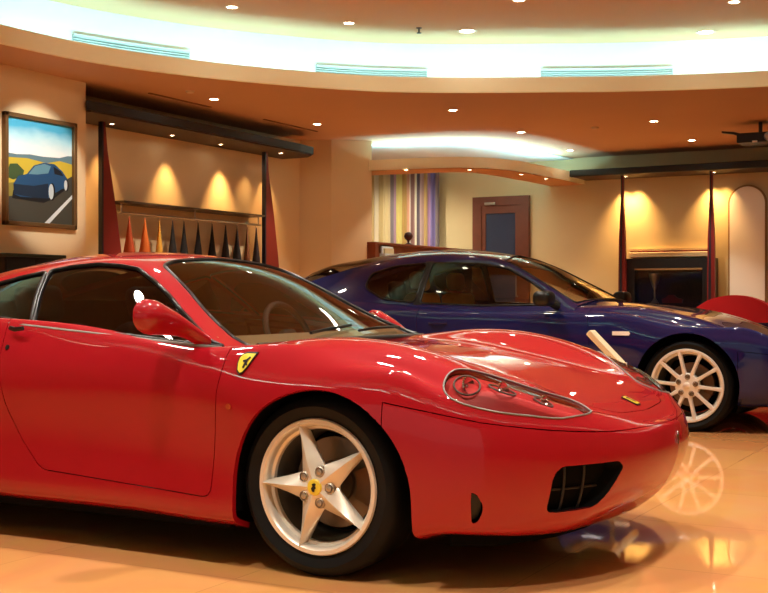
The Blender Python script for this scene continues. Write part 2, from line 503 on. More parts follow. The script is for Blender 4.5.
R_arch = [(.14, .12), (.175, .035), (.24, .012), (.36, .005), (.50, 0), (.60, .002), (.68, .018), (.75, .05), (.8, .10)]
R_arch2 = [(.185, .12), (.208, .035), (.25, .014), (.34, .004), (.45, 0), (.545, .002), (.615, .014), (.665, .034), (.7, .07)]
R_corn = [(.172, .15), (.196, .078), (.25, .035), (.33, .012), (.42, 0), (.50, .002), (.555, .014), (.585, .030), (.6, .06)]
R_nose = [(.17, .20), (.195, .155), (.26, .075), (.33, .028), (.40, .004), (.455, 0), (.500, .010), (.528, .028), (.54, .065)]
grid_f = body_grid(outline_f, None, [(0, R_rear), (2, R_rear), (4, R_rear), (6, R_side), (7, R_side), (8, R_doorf), (9, R_arch), (10, R_arch), (11, R_arch2), (13, R_corn), (15, R_nose), (16, R_nose)],
                   ztop_f, [(-3.42, -2.8), (-2.6, -2.5), (-1.9, -1.95), (-1, -1), (0, -.05), (.4, .28), (.7, .45), (.9, .53), (1.03, .57)],
                   (.05, .11, .18, .27, .38, .5, .64, .8, 1.0), nj=300, per=4)
body = Skin(grid_f)
side = lambda c: abs(c.y) > .55
circ = lambda x, z, r, n=48: [(x+r*math.cos(2*PI*k/n), z+r*math.sin(2*PI*k/n)) for k in range(n)]
body.cut([(.035+.364*math.cos(PI*k/30), .312+.362*math.sin(PI*k/30)) for k in range(31)]+[(-.329, .0), (.399, .0)], 'xz', -1, side)
body.cut(circ(-2.6, .325, .385), 'xz', -1, side)
body.cut([(-3.0, -.80), (-3.0, .80), (-.47, .80), (-.40, .70), (-.40, -.70), (-.47, -.80)], 'xy', -1, lambda c: c.z > .6)
door_poly = rounded([(-.368, 1.0), (-.378, .80), (-.438, .257), (-1.29, .303), (-1.40, .42), (-1.474, .55), (-1.515, .75), (-1.53, 1.0)], .04)
body.cut(door_poly, 'xz', 2, lambda c: abs(c.y) > .6)
lamp_poly = None
#LAMP
lamp_xy = smoothpoly([(.505, .728), (.478, .78), (.478, .83), (.515, .862), (.615, .823), (.723, .748), (.829, .636), (.882, .500), (.845, .445), (.775, .440), (.69, .530), (.597, .625)], 4)
body.cut(lamp_xy, 'xy', 3, lambda c: c.z > .45 and c.y > 0)
body.cut([(x, -y) for x, y in lamp_xy], 'xy', 3, lambda c: c.z > .45 and c.y < 0)
bump_poly = [(.30, .642), (.45, .615), (.62, .580), (.80, .552), (.95, .532), (1.2, .522), (1.2, 0), (.30, 0)]
body.cut(bump_poly, 'xz', 4, lambda c: c.x > .3)
bon = rounded([(-.36, -.60), (-.36, .60), (.2, .60), (.55, .56), (.80, .46), (.915, .30), (.935, 0), (.915, -.30), (.80, -.46), (.55, -.56), (.2, -.60)], .08)
body.cut(bon, 'xy', 5, lambda c: c.z > .5)
#INTAKE
intake = rounded([(-.692, .270), (-.692, .395), (-.672, .427), (-.456, .429), (-.428, .41), (-.475, .315), (-.514, .275)], .03)
for sg in (1, -1):
    body.cut([(y*sg, z) for y, z in intake], 'yz', 6, lambda c: c.x > .5, only=(4,))
duct = rounded([(.591, .240), (.612, .255), (.626, .297), (.615, .334), (.594, .350)], .018)
body.cut(duct, 'xz', 7, lambda c: abs(c.y) > .6, only=(4,))

body.panel('body_shell', 0, M_red, car)
for sg in (-1, 1):
    d = body.panel('door', 2, M_red, car, side=sg)
    hl = body.panel('headlight', 3, G_clear, car, side=sg, gap=.004, flange=.0, push=-.002)
    # lamp bowl under the clear cover
    vs, ns, fs = body.data(3, sg)
    cen = sum(vs, Vector())/len(vs)
    mesh_obj('headlamp_bowl', [v-n*.022 for v, n in zip(vs, ns)], fs, M_bowl, hl, normals=ns)
    body.seal('headlamp_seal', 3, .0035, M_grey, hl, side=sg, off=.001)
    bf = body.bvh()
    for (lx, ly, lr) in ((.545, .785, .030), (.645, .705, .028), (.755, .60, .020)):
        hit = bf.ray_cast(Vector((lx, ly*sg, 2)), Vector((0, 0, -1)))
        if hit[0] is None: continue
        p, n = hit[0], hit[1]
        ax = Vector((.92, .18*sg, .25)).normalized()
        mb = MB().lathe([(.001, -.5*lr), (.35*lr, -.45*lr), (.75*lr, -.1*lr), (lr, .35*lr), (lr*1.08, .35*lr), (lr*1.1, .2*lr)], 24, axis='x')
        mb.lathe([(.001, .2*lr), (.25*lr, .05*lr), (.25*lr, -.4*lr)], 12, axis='x')
        mb.xf(Matrix.Translation(p-n*(.006+lr*.45)) @ ax.to_track_quat('X', 'Z').to_matrix().to_4x4())
        mb.obj('lamp', M_chrome, hl, smooth=40)
        q = n.to_track_quat('Z', 'X').to_matrix().to_4x4(); rr = lr*1.75
        rg = MB().tube([(rr*math.cos(a), rr*.85*math.sin(a), 0) for a in np.linspace(0, 2*PI, 29)[:-1]], .0035, 6, closed=True); rg.xf(Matrix.Translation(p-n*.016) @ q); rg.obj('lamp_ring', M_grey, hl, smooth=60)
bp = body.panel('front_bumper', 4, M_red, car, flange=.007)
body.panel('bonnet', 5, M_red, car)
for sg in (-1, 1):
    vs, ns, fs = body.data(6, sg)
    ig = mesh_obj('air_intake', [v-Vector((.06, -.01*sg, 0)) for v in vs], fs, M_under, bp)
    mb = MB()
    for L in body.loops(6, sg):
        n = len(L); mb.add(list(L)+[p-Vector((.075, -.01*sg, 0)) for p in L], [(i, (i+1) % n, n+(i+1) % n, n+i) for i in range(n)])
    mb.obj('intake_duct', M_under, ig)
    bf = body.bvh(); sl = MB()
    for y in (.555, .625):
        pts = []
        for z in np.linspace(.27, .43, 6):
            h = bf.ray_cast(Vector((2, (y+.10*(z-.35))*sg, z)), Vector((-1, 0, 0)))
            if h[0] is not None: pts.append(h[0]-Vector((.035, 0, 0)))
        if len(pts) > 2: sl.tube(pts, .005, 6)
    for z in (.345,):
        pts = []
        for y in np.linspace(.48, .69, 10):
            h = bf.ray_cast(Vector((2, y*sg, z)), Vector((-1, 0, 0)))
            if h[0] is not None: pts.append(h[0]-Vector((.045, 0, 0)))
        if len(pts) > 2: sl.tube(pts, .004, 6)
    sl.obj('intake_slats', mat('dark_slat', (.010, .010, .011, 1), rough=.5), ig, smooth=60)
    vs, ns, fs = body.data(7, sg)
    if fs: mesh_obj('brake_vent', [v-n*.03 for v, n in zip(vs, ns)], fs, M_black, bp)

# cabin skin
cab_tab = [(-.30, (.905, .800, .80, .760, .770)), (-.40, (.895, .810, .765, .803, .824)), (-.50, (.886, .820, .722, .846, .876)), (-.70, (.878, .834, .632, .947, .990)), (-.90, (.873, .848, .560, 1.062, 1.103)),
           (-1.05, (.870, .860, .530, 1.125, 1.165)), (-1.25, (.867, .876, .515, 1.157, 1.200)), (-1.45, (.865, .892, .520, 1.155, 1.210)), (-1.7, (.865, .908, .530, 1.130, 1.200)), (-2.1, (.87, .918, .55, 1.06, 1.140)), (-2.6, (.88, .925, .58, .965, 1.02)), (-3.0, (.88, .92, .60, .92, .935))]
cab = Skin(cabin_grid(cab_tab, -.33, -3.0, nx=170))
cab.drop(lambda c: c.x > -.355)
#WINDOWS
side_win = rounded([(-.445, .810), (-.535, .834), (-.645, .885), (-.75, .940), (-.863, 1.008), (-.964, 1.062), (-1.084, 1.116), (-1.19, 1.132), (-1.317, 1.140), (-1.454, 1.130), (-1.558, 1.112), (-1.402, .886)], .02)
quarter = rounded([(-1.418, .889), (-1.574, 1.108), (-1.70, 1.086), (-1.82, 1.056), (-2.05, .985), (-1.95, .935), (-1.61, .910)], .02)
wh = [(-.380, .35), (-.392, .712), (-.483, .704), (-.674, .618), (-.809, .553), (-.947, .494), (-1.03, .455), (-1.062, .36)]
ws = rounded([(-.368, 0)]+wh+[(-1.078, 0)]+[(x, -y) for x, y in reversed(wh)], .03)
cab.cut(ws, 'xy', 1, lambda c: c.z > .75)
cab.cut(side_win, 'xz', 2, lambda c: abs(c.y) > .45)
cab.cut(quarter, 'xz', 3, lambda c: abs(c.y) > .45)
cab.cut([(-1.75, -.42), (-1.75, .42), (-2.9, .5), (-2.9, -.5)], 'xy', 4, lambda c: c.z > .9)
rf = cab.panel('roof', 0, M_red, car, gap=0)
wsn = cab.panel('windscreen', 1, G_wind, car, gap=0, flange=0, push=-.002)
cab.seal('windscreen_seal', 1, .009, M_black, wsn, off=-.001)
rw = cab.panel('rear_window', 4, G_side, car, gap=0, flange=0, push=-.002)
for sg in (-1, 1):
    w = cab.panel('side_window', 2, G_side, car, side=sg, gap=0, flange=0, push=-.004)
    cab.seal('window_seal', 2, .009, M_black, w, side=sg)
    q = cab.panel('quarter_window', 3, G_side, car, side=sg, gap=0, flange=0, push=-.004)
    cab.seal('window_seal', 3, .009, M_black, q, side=sg)
# belt line strip, cowl and wipers
bf = body.bvh(); bc = cab.bvh()
def on(b, o, d):
    h = b.ray_cast(Vector(o), Vector(d)); return (h[0], h[1]) if h[0] is not None else (None, None)
for sg in (-1, 1):
    pts = []
    for x in np.linspace(-.44, -2.0, 30):
        z = float(np.interp(x, [-2.0, -1.385, -.44], [.922, .877, .806]))-.004
        p, n = on(bc, (x, 3*sg, z), (0, -sg, 0))
        if p: pts.append(p+n*.006)
    MB().tube(pts, .007, 6).obj('belt_strip', M_grey, car, smooth=60)
cw = MB(); cp = []
for y in np.linspace(-.70, .70, 25): cp.append((-.372+.02*(1-(y/.7)**2), y, .812-.006*(y/.7)**2))
cw.tube(cp, .016, 8).obj('cowl', M_black, car, smooth=60)
for (y0, y1, x1) in ((.10, .62, -.47), (-.30, .16, -.47)):
    p0 = Vector((-.385, y0, .85)); pts = [p0]
    for t in (.3, .6, 1): 
        q, n = on(bc, (-.42+(x1+.42)*t, y0+(y1-y0)*t, 2), (0, 0, -1))
        if q: pts.append(q+n*.015)
    MB().tube(pts, .007, 6).obj('wiper', M_black, car, smooth=60)

# mirrors
for sg in (-1, 1):
    root = empty('wing_mirror', (-.60, .905*sg, .86), 0 if sg < 0 else math.radians(62)); root.parent = car
    if sg > 0: root.location = (-.64, .90, .80)
    vs = []; fs = []; nv = 20
    secs = [(.205, .004, .004, .070), (.200, .030, .030, .070), (.180, .058, .052, .070), (.15, .074, .064, .068), (.11, .080, .066, .064), (.07, .076, .060, .056), (.035, .066, .050, .044), (.005, .054, .040, .030), (-.02, .046, .034, .014), (-.045, .044, .032, -.006), (-.07, .046, .034, -.030)]
    for (u, ax, az, zz) in secs:
        for k in range(nv):
            a = 2*PI*k/nv; vs.append((-.035+ax*math.cos(a)*(.3 if math.cos(a) < 0 else 1)+max(0, .06-u)*.75, u*sg, zz+az*math.sin(a)))
    for i in range(len(secs)-1):
        for k in range(nv): fs.append((i*nv+k, (i+1)*nv+k, (i+1)*nv+(k+1) % nv, i*nv+(k+1) % nv))
    fs += [tuple(range(nv)), tuple((len(secs)-1)*nv+k for k in reversed(range(nv)))]
    MB().add(vs, fs).obj('mirror_housing', M_red, root, smooth=60)
    MB().lathe([(.001, -.060), (.050, -.060), (.052, -.054)], 24, axis='x', org=(0, .12*sg, .067)).obj('mirror_glass', M_chrome, root, smooth=30)

# fender shield, marker lamp, door handle, nose badge
def sticker(name, poly, b, org, d, m, parent, off=.002, th=.004, axes='xz', lift=1):
    """a thin badge that follows the skin; poly in side (xz) or front (yz) view"""
    V = []; Nn = []
    for a, z in poly:
        o = (a, org[1], z) if axes == 'xz' else (org[0], a, z)
        p, n = on(b, o, d)
        if p is None: return None
        V.append(p+n*off); Nn.append(n)
    n = len(V); mb = MB(); top = [v+q*th for v, q in zip(V, Nn)]
    mb.add(V+top, [tuple(reversed(range(n))), tuple(range(n, 2*n))]+[(i, (i+1) % n, n+(i+1) % n, n+i) for i in range(n)])
    return mb.obj(name, m, parent)
#BADGE
for sg in (-1, 1):
    cx, cz = -.281, .757
    sh = [(-.040, .020), (-.030, .036), (-.008, .044), (.040, .044), (.028, .020), (.010, -.020), (-.010, -.046), (-.022, -.050), (-.036, -.036), (-.042, -.005)]
    bd = sticker('shield_badge', [(cx+a*.95, cz+b*.86) for a, b in sh], bf, (0, 3*sg, 0), (0, -sg, 0), M_black, car)
    s2 = sticker('shield_field', [(cx+a*.80-.001, cz+b*.72) for a, b in sh], bf, (0, 3*sg, 0), (0, -sg, 0), M_yellow, bd, off=.0065, th=.001)
    hs = [(-.012, -.020), (-.004, -.024), (-.001, -.010), (.010, -.012), (.004, -.002), (.006, .008), (.016, .020), (.010, .024), (-.001, .012), (-.016, .008), (-.014, .002), (-.006, .0)]
    s3 = sticker('horse_emblem', [(cx+a, cz+b*.9) for a, b in hs], bf, (0, 3*sg, 0), (0, -sg, 0), M_black, bd, off=.008, th=.001)
    sticker('side_marker', [(-.335+.011*math.cos(t), .60+.011*math.sin(t)) for t in np.linspace(0, 2*PI, 17)[:-1]], bf, (0, 3*sg, 0), (0, -sg, 0), mat('orange_marker', rgb(170, 60, 30), rough=.2, coat=1), car, th=.006)
    sticker('door_lock', [(-1.485+.010*math.cos(t), .79+.010*math.sin(t)) for t in np.linspace(0, 2*PI, 13)[:-1]], bf, (0, 3*sg, 0), (0, -sg, 0), M_black, car, th=.003)
    MB().tube([(-1.48, .885*sg, .870), (-1.44, .900*sg, .865), (-1.40, .895*sg, .870)], .010, 6).obj('door_handle', M_black, car, smooth=60)
nb = []
def top_sticker(name, poly, m, parent, off, th):
    V = []
    for x, y in poly:
        p, n = on(bf, (x, y, 2), (0, 0, -1)); V.append((p+n*off, p+n*(off+th)))
    k = len(V); mb = MB().add([v[0] for v in V]+[v[1] for v in V], [tuple(reversed(range(k))), tuple(range(k, 2*k))]+[(i, (i+1) % k, k+(i+1) % k, k+i) for i in range(k)])
    return mb.obj(name, m, parent)
nbg = top_sticker('nose_badge', rounded([(.84, -.024), (.84, .024), (.905, .024), (.905, -.024)], .008, 3), M_black, car, .001, .004)
top_sticker('badge_field', rounded([(.845, -.020), (.845, .020), (.90, .020), (.90, -.020)], .006, 3), M_yellow, nbg, .0055, .001)
top_sticker('horse_emblem', [(.90-.05+.0, -.004), (.858, -.012), (.866, -.002), (.886, -.006), (.892, .004), (.882, .010), (.870, .004), (.856, .012), (.850, .004)], M_black, nbg, .007, .001)
sticker('grille_emblem', [(a, .468+b) for a, b in [(-.020, -.018), (-.006, -.022), (-.004, -.008), (.012, -.012), (.006, 0), (.012, .010), (.024, .020), (.012, .024), (.0, .012), (-.022, .012), (-.020, .004), (-.008, .0)]], bf, (3, 0, 0), (-1, 0, 0), M_chrome, car, axes='yz')

# crease line along the door is part of the panels; floor pan and wells
pan = [(x, y) for x, y in outline_f]
pp = []
for x, y in [(-3.3, .60), (-3.05, .62), (-3.05, .60), (-2.15, .60), (-2.15, .84), (-.40, .84), (-.40, .58), (.46, .58), (.46, .74), (.60, .66), (.72, .42), (.76, .2)]: pp.append((x, y))
MB().prism(pp+[(x, -y) for x, y in reversed(pp)], .135, .20, 'xy').obj('floor_pan', M_under, car)
MB().prism([(.48, .70), (.62, .66), (.76, .52), (.83, .36), (.87, .15), (.87, -.15), (.83, -.36), (.76, -.52), (.62, -.66), (.48, -.70)], .20, .215, 'xy').obj('undertray', M_under, car)
for x, r in ((.035, .385), (-2.6, .405)):
    for sg in (-1, 1):
        mb = MB(); n = 28; vs = []; A = np.linspace(-.25, PI+.25, n)
        for a in A: vs += [(x+r*math.cos(a), .57*sg, .305+r*math.sin(a)), (x+r*math.cos(a), .905*sg, .305+r*math.sin(a))]
        mb.add(vs, [(2*i, 2*i+1, 2*i+3, 2*i+2) for i in range(n-1)])
        mb.add([(x+r*math.cos(a), .57*sg, .305+r*math.sin(a)) for a in A], [tuple(range(n))])
        mb.obj('wheel_arch_liner', M_under, car)
MB().box(-2.05, -2.0, -.78, .78, .2, .98).obj('rear_bulkhead', M_seat, car)
MB().prism([(-.44, .2), (-.44, .80), (-.52, .845), (-.80, .83), (-.86, .74), (-.84, .55), (-.62, .2)], -.76, .76, 'xz').obj('dashboard', M_dash, car, smooth=30)
MB().box(-1.9, -.7, -.13, .13, .2, .44, .03).obj('centre_console', M_seat, car, smooth=40)
seat(car, -1.35, -.38, M_seat); seat(car, -1.35, .38, M_seat)
steering(car, -.93, .38, .80, M_seat)
# wheels
for x, R, w, y in ((0, .325, .225, .763), (-2.6, .338, .275, .73)):
    for sg in (-1, 1):
        make_wheel(car, 'star', R, .238, w, (x, y*sg, R), sg, M_alloy, PI)

# ================================================================== BLUE CAR
coupe = empty('coupe', (-.04, 5.25, 0))
tag(coupe, 'dark blue coupe with ten-spoke silver wheels parked behind the red sports car', 'car')
zcm = spline([-3.8, -3.0, -2, -.9, -.5, -.2, .1, .35, .6, .8, .95, 1.05], [.99, .98, .95, .962, .935, .888, .825, .742, .660, .600, .555, .52])
zkm = spline([-3.8, -3.0, -2, -.9, -.5, -.2, .1, .35, .6, .8, .95, 1.05], [.99, .99, .935, .930, .925, .885, .812, .722, .640, .590, .550, .52])
kfm = pchip([(-3.8, 1.0), (-.8, 1.2), (0, 2.2), (.6, 2.6), (.9, .6), (1.05, 0)])
def ztop_m(x, y):
    y = abs(y); return float(zcm(x)+(zkm(x)-zcm(x))*sstep(.2, .6, y)-kfm(x)*max(0, y-.62)**2)
outline_m = [(-3.75, 0), (-3.70, .45), (-3.5, .75), (-3.1, .885), (-2.6, .92), (-2.0, .90), (-1.3, .895), (-.6, .905), (0, .925), (.35, .915), (.60, .855), (.80, .73), (.94, .52), (1.02, .26), (1.04, 0)]
S_rear = [(.26, .14), (.30, .06), (.40, .02), (.52, 0), (.66, 0), (.78, .015), (.86, .04), (.91, .07), (.93, .13)]
S_side = [(.19, .12), (.23, .04), (.32, .012), (.46, .014), (.60, .004), (.70, 0), (.80, .012), (.865, .035), (.9, .09)]
S_arch = [(.19, .12), (.23, .04), (.32, .012), (.45, .004), (.58, 0), (.68, .006), (.735, .024), (.775, .055), (.80, .13)]
S_nose = [(.20, .18), (.23, .10), (.30, .045), (.38, .012), (.43, 0), (.47, .004), (.505, .02), (.525, .045), (.54, .09)]
grid_m = body_grid(outline_m, None, [(0, S_rear), (3, S_rear), (5, S_side), (7, S_side), (8, S_arch), (9, S_arch), (12, S_nose), (14, S_nose)], ztop_m,
                   [(-3.75, -3.2), (-3, -2.9), (-2, -2), (0, -.05), (.4, .28), (.7, .45), (.9, .53), (1.04, .57)], (.05, .11, .18, .27, .38, .5, .64, .8, 1.0), nj=220, per=3)
mb_ = Skin(grid_m)
mb_.cut(circ(0, .345, .385), 'xz', -1, side); mb_.cut(circ(-2.78, .345, .385), 'xz', -1, side)
mb_.cut([(-3.3, -.72), (-3.3, .72), (-.92, .72), (-.92, -.72)], 'xy', -1, lambda c: c.z > .7)
mb_.cut(rounded([(-.80, 1.2), (-.72, .33), (-2.0, .33), (-2.22, .60), (-2.27, 1.2)], .05), 'xz', 2, lambda c: abs(c.y) > .6)
bonm = rounded([(-.86, -.62), (-.86, .62), (-.2, .66), (.4, .62), (.75, .50), (.92, .30), (.95, 0), (.92, -.30), (.75, -.50), (.4, -.62), (-.2, -.66)], .08)
mb_.cut(bonm, 'xy', 5, lambda c: c.z > .5)
lm = smoothpoly([(.42, .76), (.40, .82), (.50, .845), (.66, .77), (.78, .66), (.76, .60), (.60, .67)], 5)
for sg in (1, -1): mb_.cut([(x, y*sg) for x, y in lm], 'xy', 3, lambda c: c.z > .5 and c.y*sg > 0)
mb_.cut([(.42, .60), (.7, .57), (1.2, .54), (1.2, 0), (.3, 0), (.3, .60)], 'xz', 4, lambda c: c.x > .38)
mb_.panel('body_shell', 0, M_blue, coupe); mb_.panel('bonnet', 5, M_blue, coupe); mb_.panel('front_bumper', 4, M_blue, coupe)
for sg in (-1, 1):
    mb_.panel('door', 2, M_blue, coupe, side=sg)
    h = mb_.panel('headlight', 3, G_clear, coupe, side=sg, gap=.003, flange=0, push=-.002)
    vs, ns, fs = mb_.data(3, sg); mesh_obj('headlamp_bowl', [v-n*.04 for v, n in zip(vs, ns)], fs, M_lamp, h, normals=ns)
cab_m = [(-.78, (.84, .90, .72, .905, .935)), (-.92, (.83, .918, .70, .94, .985)), (-1.10, (.822, .925, .650, 1.03, 1.075)), (-1.32, (.816, .928, .585, 1.15, 1.185)), (-1.55, (.812, .93, .535, 1.262, 1.300)), (-1.75, (.81, .932, .515, 1.315, 1.365)),
         (-2.0, (.81, .936, .51, 1.338, 1.403)), (-2.36, (.81, .942, .51, 1.340, 1.418)), (-2.7, (.81, .955, .525, 1.300, 1.402)), (-3.0, (.81, .965, .55, 1.22, 1.375)), (-3.3, (.80, .975, .58, 1.12, 1.335)), (-3.65, (.77, .98, .60, 1.02, 1.255)), (-3.75, (.74, .98, .6, 1.0, 1.20))]
cm = Skin(cabin_grid(cab_m, -.80, -3.72, nx=150, sink=.05))
cm.drop(lambda c: c.x > -.90)
cm.cut(rounded([(-.93, -.66), (-.90, 0), (-.93, .66), (-1.30, .555), (-1.62, .475), (-1.70, 0), (-1.62, -.475), (-1.30, -.555)], .03), 'xy', 1, lambda c: c.z > .8)
cm.cut(rounded([(-1.02, .935), (-1.34, 1.125), (-1.56, 1.235), (-1.80, 1.275), (-2.25, 1.290), (-2.265, .945), (-1.7, .925)], .03), 'xz', 2, lambda c: abs(c.y) > .4)
cm.cut(rounded([(-2.31, .948), (-2.30, 1.288), (-2.62, 1.262), (-2.83, 1.20), (-2.84, 1.08), (-2.62, .975)], .05), 'xz', 3, lambda c: abs(c.y) > .4)
cm.cut([(-2.9, -.42), (-2.9, .42), (-3.65, .5), (-3.65, -.5)], 'xy', 4, lambda c: c.z > .95)
cm.cut([(-2.325, .93), (-2.245, .93), (-2.245, 1.30), (-2.325, 1.30)], 'xz', 5, lambda c: abs(c.y) > .4)
cm.panel('roof', 0, M_blue, coupe, gap=0)
w = cm.panel('windscreen', 1, G_wind, coupe, gap=0, flange=0, push=-.002); cm.seal('windscreen_seal', 1, .008, M_black, w)
cm.panel('rear_window', 4, G_side, coupe, gap=0, flange=0, push=-.002)
G_mid = glass_mat('light_side_glass', (.85, .82, .74, 1))
for sg in (-1, 1):
    w = cm.panel('side_window', 2, G_mid, coupe, side=sg, gap=0, flange=0, push=-.003); cm.seal('window_seal', 2, .009, M_black, w, side=sg)
    q = cm.panel('quarter_window', 3, G_side, coupe, side=sg, gap=0, flange=0, push=-.003); cm.seal('window_seal', 3, .009, M_black, q, side=sg)
for sg in (-1, 1): cm.panel('pillar_trim', 5, M_black, coupe, side=sg, gap=0, flange=0, push=.002)
bmv = mb_.bvh()
for sg in (-1, 1):
    root = empty('wing_mirror', (-1.08, .86*sg, .95)); root.parent = coupe
    b = MB().box(-.07, .07, -.10, .10, -.055, .065, .045); b.xf(Matrix.Translation((0, .13*sg, .03))); b.obj('mirror_housing', M_black, root, smooth=50)
    MB().tube([(.05, -.04*sg, -.03), (.02, .02*sg, -.01), (0, .07*sg, .02)], [.03, .025, .022], 8).obj('mirror_arm', M_black, root, smooth=50)
    sticker('side_marker', [(-.56, .705), (-.43, .705), (-.42, .72), (-.43, .735), (-.56, .735)], bmv, (0, 3*sg, 0), (0, -sg, 0), M_cream_lens, coupe, th=.006)
    MB().tube([(-2.12, .895*sg, .78), (-2.05, .925*sg, .785), (-1.96, .895*sg, .785)], .012, 6).obj('door_handle', M_blue, coupe, smooth=60)
pp = [(-3.5, .55), (-3.22, .58), (-2.34, .58), (-2.34, .82), (-.44, .82), (-.44, .56), (.44, .56), (.44, .74), (.66, .66), (.85, .36)]
MB().prism(pp+[(x, -y) for x, y in reversed(pp)], .19, .26, 'xy').obj('floor_pan', M_under, coupe)
for x in (0, -2.78):
    for sg in (-1, 1):
        mb = MB(); n = 24; r = .405; A = np.linspace(-.5, PI+.5, n); vs = []
        for a in A: vs += [(x+r*math.cos(a), .55*sg, .345+r*math.sin(a)), (x+r*math.cos(a), .88*sg, .345+r*math.sin(a))]
        mb.add(vs, [(2*i, 2*i+1, 2*i+3, 2*i+2) for i in range(n-1)]); mb.add([(x+r*math.cos(a), .55*sg, .345+r*math.sin(a)) for a in A], [tuple(range(n))])
        mb.obj('wheel_arch_liner', M_under, coupe)
MB().prism([(-.95, .26), (-.95, .88), (-1.05, .93), (-1.35, .91), (-1.42, .80), (-1.40, .6), (-1.15, .26)], -.74, .74, 'xz').obj('dashboard', M_dash, coupe, smooth=30)
MB().box(-3.0, -2.9, -.72, .72, .26, .98).obj('rear_bulkhead', M_seat, coupe)
for y in (-.37, .37): seat(coupe, -2.10, y, M_tan, zs=.36, lean=.20)
seat(coupe, -2.65, -.36, M_seat, zs=.30, lean=.3); seat(coupe, -2.65, .36, M_seat, zs=.30, lean=.3)
steering(coupe, -1.50, .37, .90, M_seat)
M_alloy2 = mat('pale_alloy', (.86, .84, .76, 1), rough=.35, metal=.25)
for x in (0, -2.78):
    for sg in (-1, 1): make_wheel(coupe, 'ten', .34, .268, .24, (x, .765*sg, .34), sg, M_alloy2, math.radians(-5))
#ROOM
# light levels
P_COVE, P_COVE2 = 2.6, 6.5
P_LOW, P_HIGH, P_NICHE, P_WASH, P_HALL, P_LIP_FILL = 66, 32, 16, 42, 102, 20
AMB, EXPO = .24, .84
HALL = [(x, y) for x in (-2.2, -.3, 1.5) for y in (-2.0, -.5, 1.0)]+[(-1.8, 3.0), (.2, 3.4), (2.2, 3.4)]
G1, G2, G3 = (1.5, 3.1), (5.1, 6.3), (7.7, 9.3)
# ================================================================== ROOM
M_wall = mat('wall_cream_paint', rgb(228, 204, 162), rough=.75, noise=.04, nscale=3)
M_wallb = mat('wall_olive_cream', rgb(214, 196, 150), rough=.75, noise=.04, nscale=3)
M_ceil = mat('ceiling_paint', rgb(204, 161, 126), rough=.8, noise=.03, nscale=2)
M_lip = mat('cove_lip_paint', rgb(255, 246, 214), rough=.7)
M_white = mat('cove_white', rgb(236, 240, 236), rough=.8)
M_canopy = mat('dark_canopy', rgb(22, 27, 29), rough=.45)
M_canopyu = mat('canopy_underside', rgb(66, 48, 38), rough=.6)
M_fin = mat('dark_red_lacquer', rgb(120, 30, 26), rough=.4)
M_navy = mat('navy_edge', rgb(30, 30, 44), rough=.4)
M_wood = mat('reddish_wood', rgb(128, 62, 34), rough=.45, noise=.25, nscale=14)
M_dwood = mat('door_wood', rgb(104, 54, 34), rough=.45, noise=.25, nscale=14)
M_bglass = mat('door_blue_glass', rgb(52, 62, 84), rough=.15, spec=.6)
M_steel = mat('steel', (.5, .48, .44, 1), rough=.3, metal=1)
M_sofa = mat('red_upholstery', rgb(190, 18, 30), rough=.75)
M_black2 = mat('cabinet_black', rgb(24, 24, 26), rough=.35)
M_bulb = mat('lamp_glow', (1, .95, .85, 1), emit=(1, .88, .68, 1), es=22)
M_trimw = mat('lamp_trim', rgb(220, 200, 170), rough=.4)

def floor_mat():
    m = bpy.data.materials.new('polished_floor'); m.use_nodes = True; nt = m.node_tree; b = nt.nodes['Principled BSDF']
    tc = nt.nodes.new('ShaderNodeTexCoord'); mp = nt.nodes.new('ShaderNodeMapping'); mp.inputs['Rotation'].default_value = (0, 0, math.radians(0))
    mp.inputs['Location'].default_value = (.25, .12, 0)
    br = nt.nodes.new('ShaderNodeTexBrick'); br.offset = 0; br.inputs['Scale'].default_value = 1
    br.inputs['Brick Width'].default_value = .9; br.inputs['Row Height'].default_value = .9; br.inputs['Mortar Size'].default_value = .0025
    br.inputs['Color1'].default_value = rgb(230, 164, 100); br.inputs['Color2'].default_value = rgb(220, 154, 92); br.inputs['Mortar'].default_value = rgb(200, 140, 84)
    nz = nt.nodes.new('ShaderNodeTexNoise'); nz.inputs['Scale'].default_value = 1.6; nz.inputs['Detail'].default_value = 6; nz.inputs['Distortion'].default_value = 1.2
    mx = nt.nodes.new('ShaderNodeMix'); mx.data_type = 'RGBA'; mx.blend_type = 'OVERLAY'; mx.inputs[0].default_value = .25
    nt.links.new(tc.outputs['Object'], mp.inputs['Vector']); nt.links.new(mp.outputs[0], br.inputs['Vector']); nt.links.new(tc.outputs['Object'], nz.inputs['Vector'])
    nt.links.new(br.outputs['Color'], mx.inputs[6]); nt.links.new(nz.outputs['Color'], mx.inputs[7]); nt.links.new(mx.outputs[2], b.inputs['Base Color'])
    b.inputs['Roughness'].default_value = .04; b.inputs['Specular IOR Level'].default_value = .5
    return m
struct(MB().box(-8, 8, -9, 11, -.05, 0).obj('floor', floor_mat()))

# walls
struct(MB().box(-5.6, -4.8, -9, 3.17, 0, 3.4).obj('wall_left', M_wall))
struct(MB().box(-5.6, -5.25, 3.17, 7.2, 0, 2.8).obj('wall_recess', M_wall))
struct(MB().prism([(-5.6, 7.2), (-5.25, 7.2), (-4.87, 7.28), (-4.53, 7.62), (-4.76, 7.95), (-5.6, 7.95)], 0, 2.8, 'xy').obj('wall_column', M_wall))
struct(MB().box(-8, 8, 10.4, 10.8, 0, 2.8).obj('wall_back', M_wallb))
struct(MB().box(-8, -7.6, 8, 10.4, 0, 2.8).obj('wall_reception', M_wall))
struct(MB().box(6.4, 6.8, -9, 10.4, 0, 3.4).obj('wall_right', M_wall))

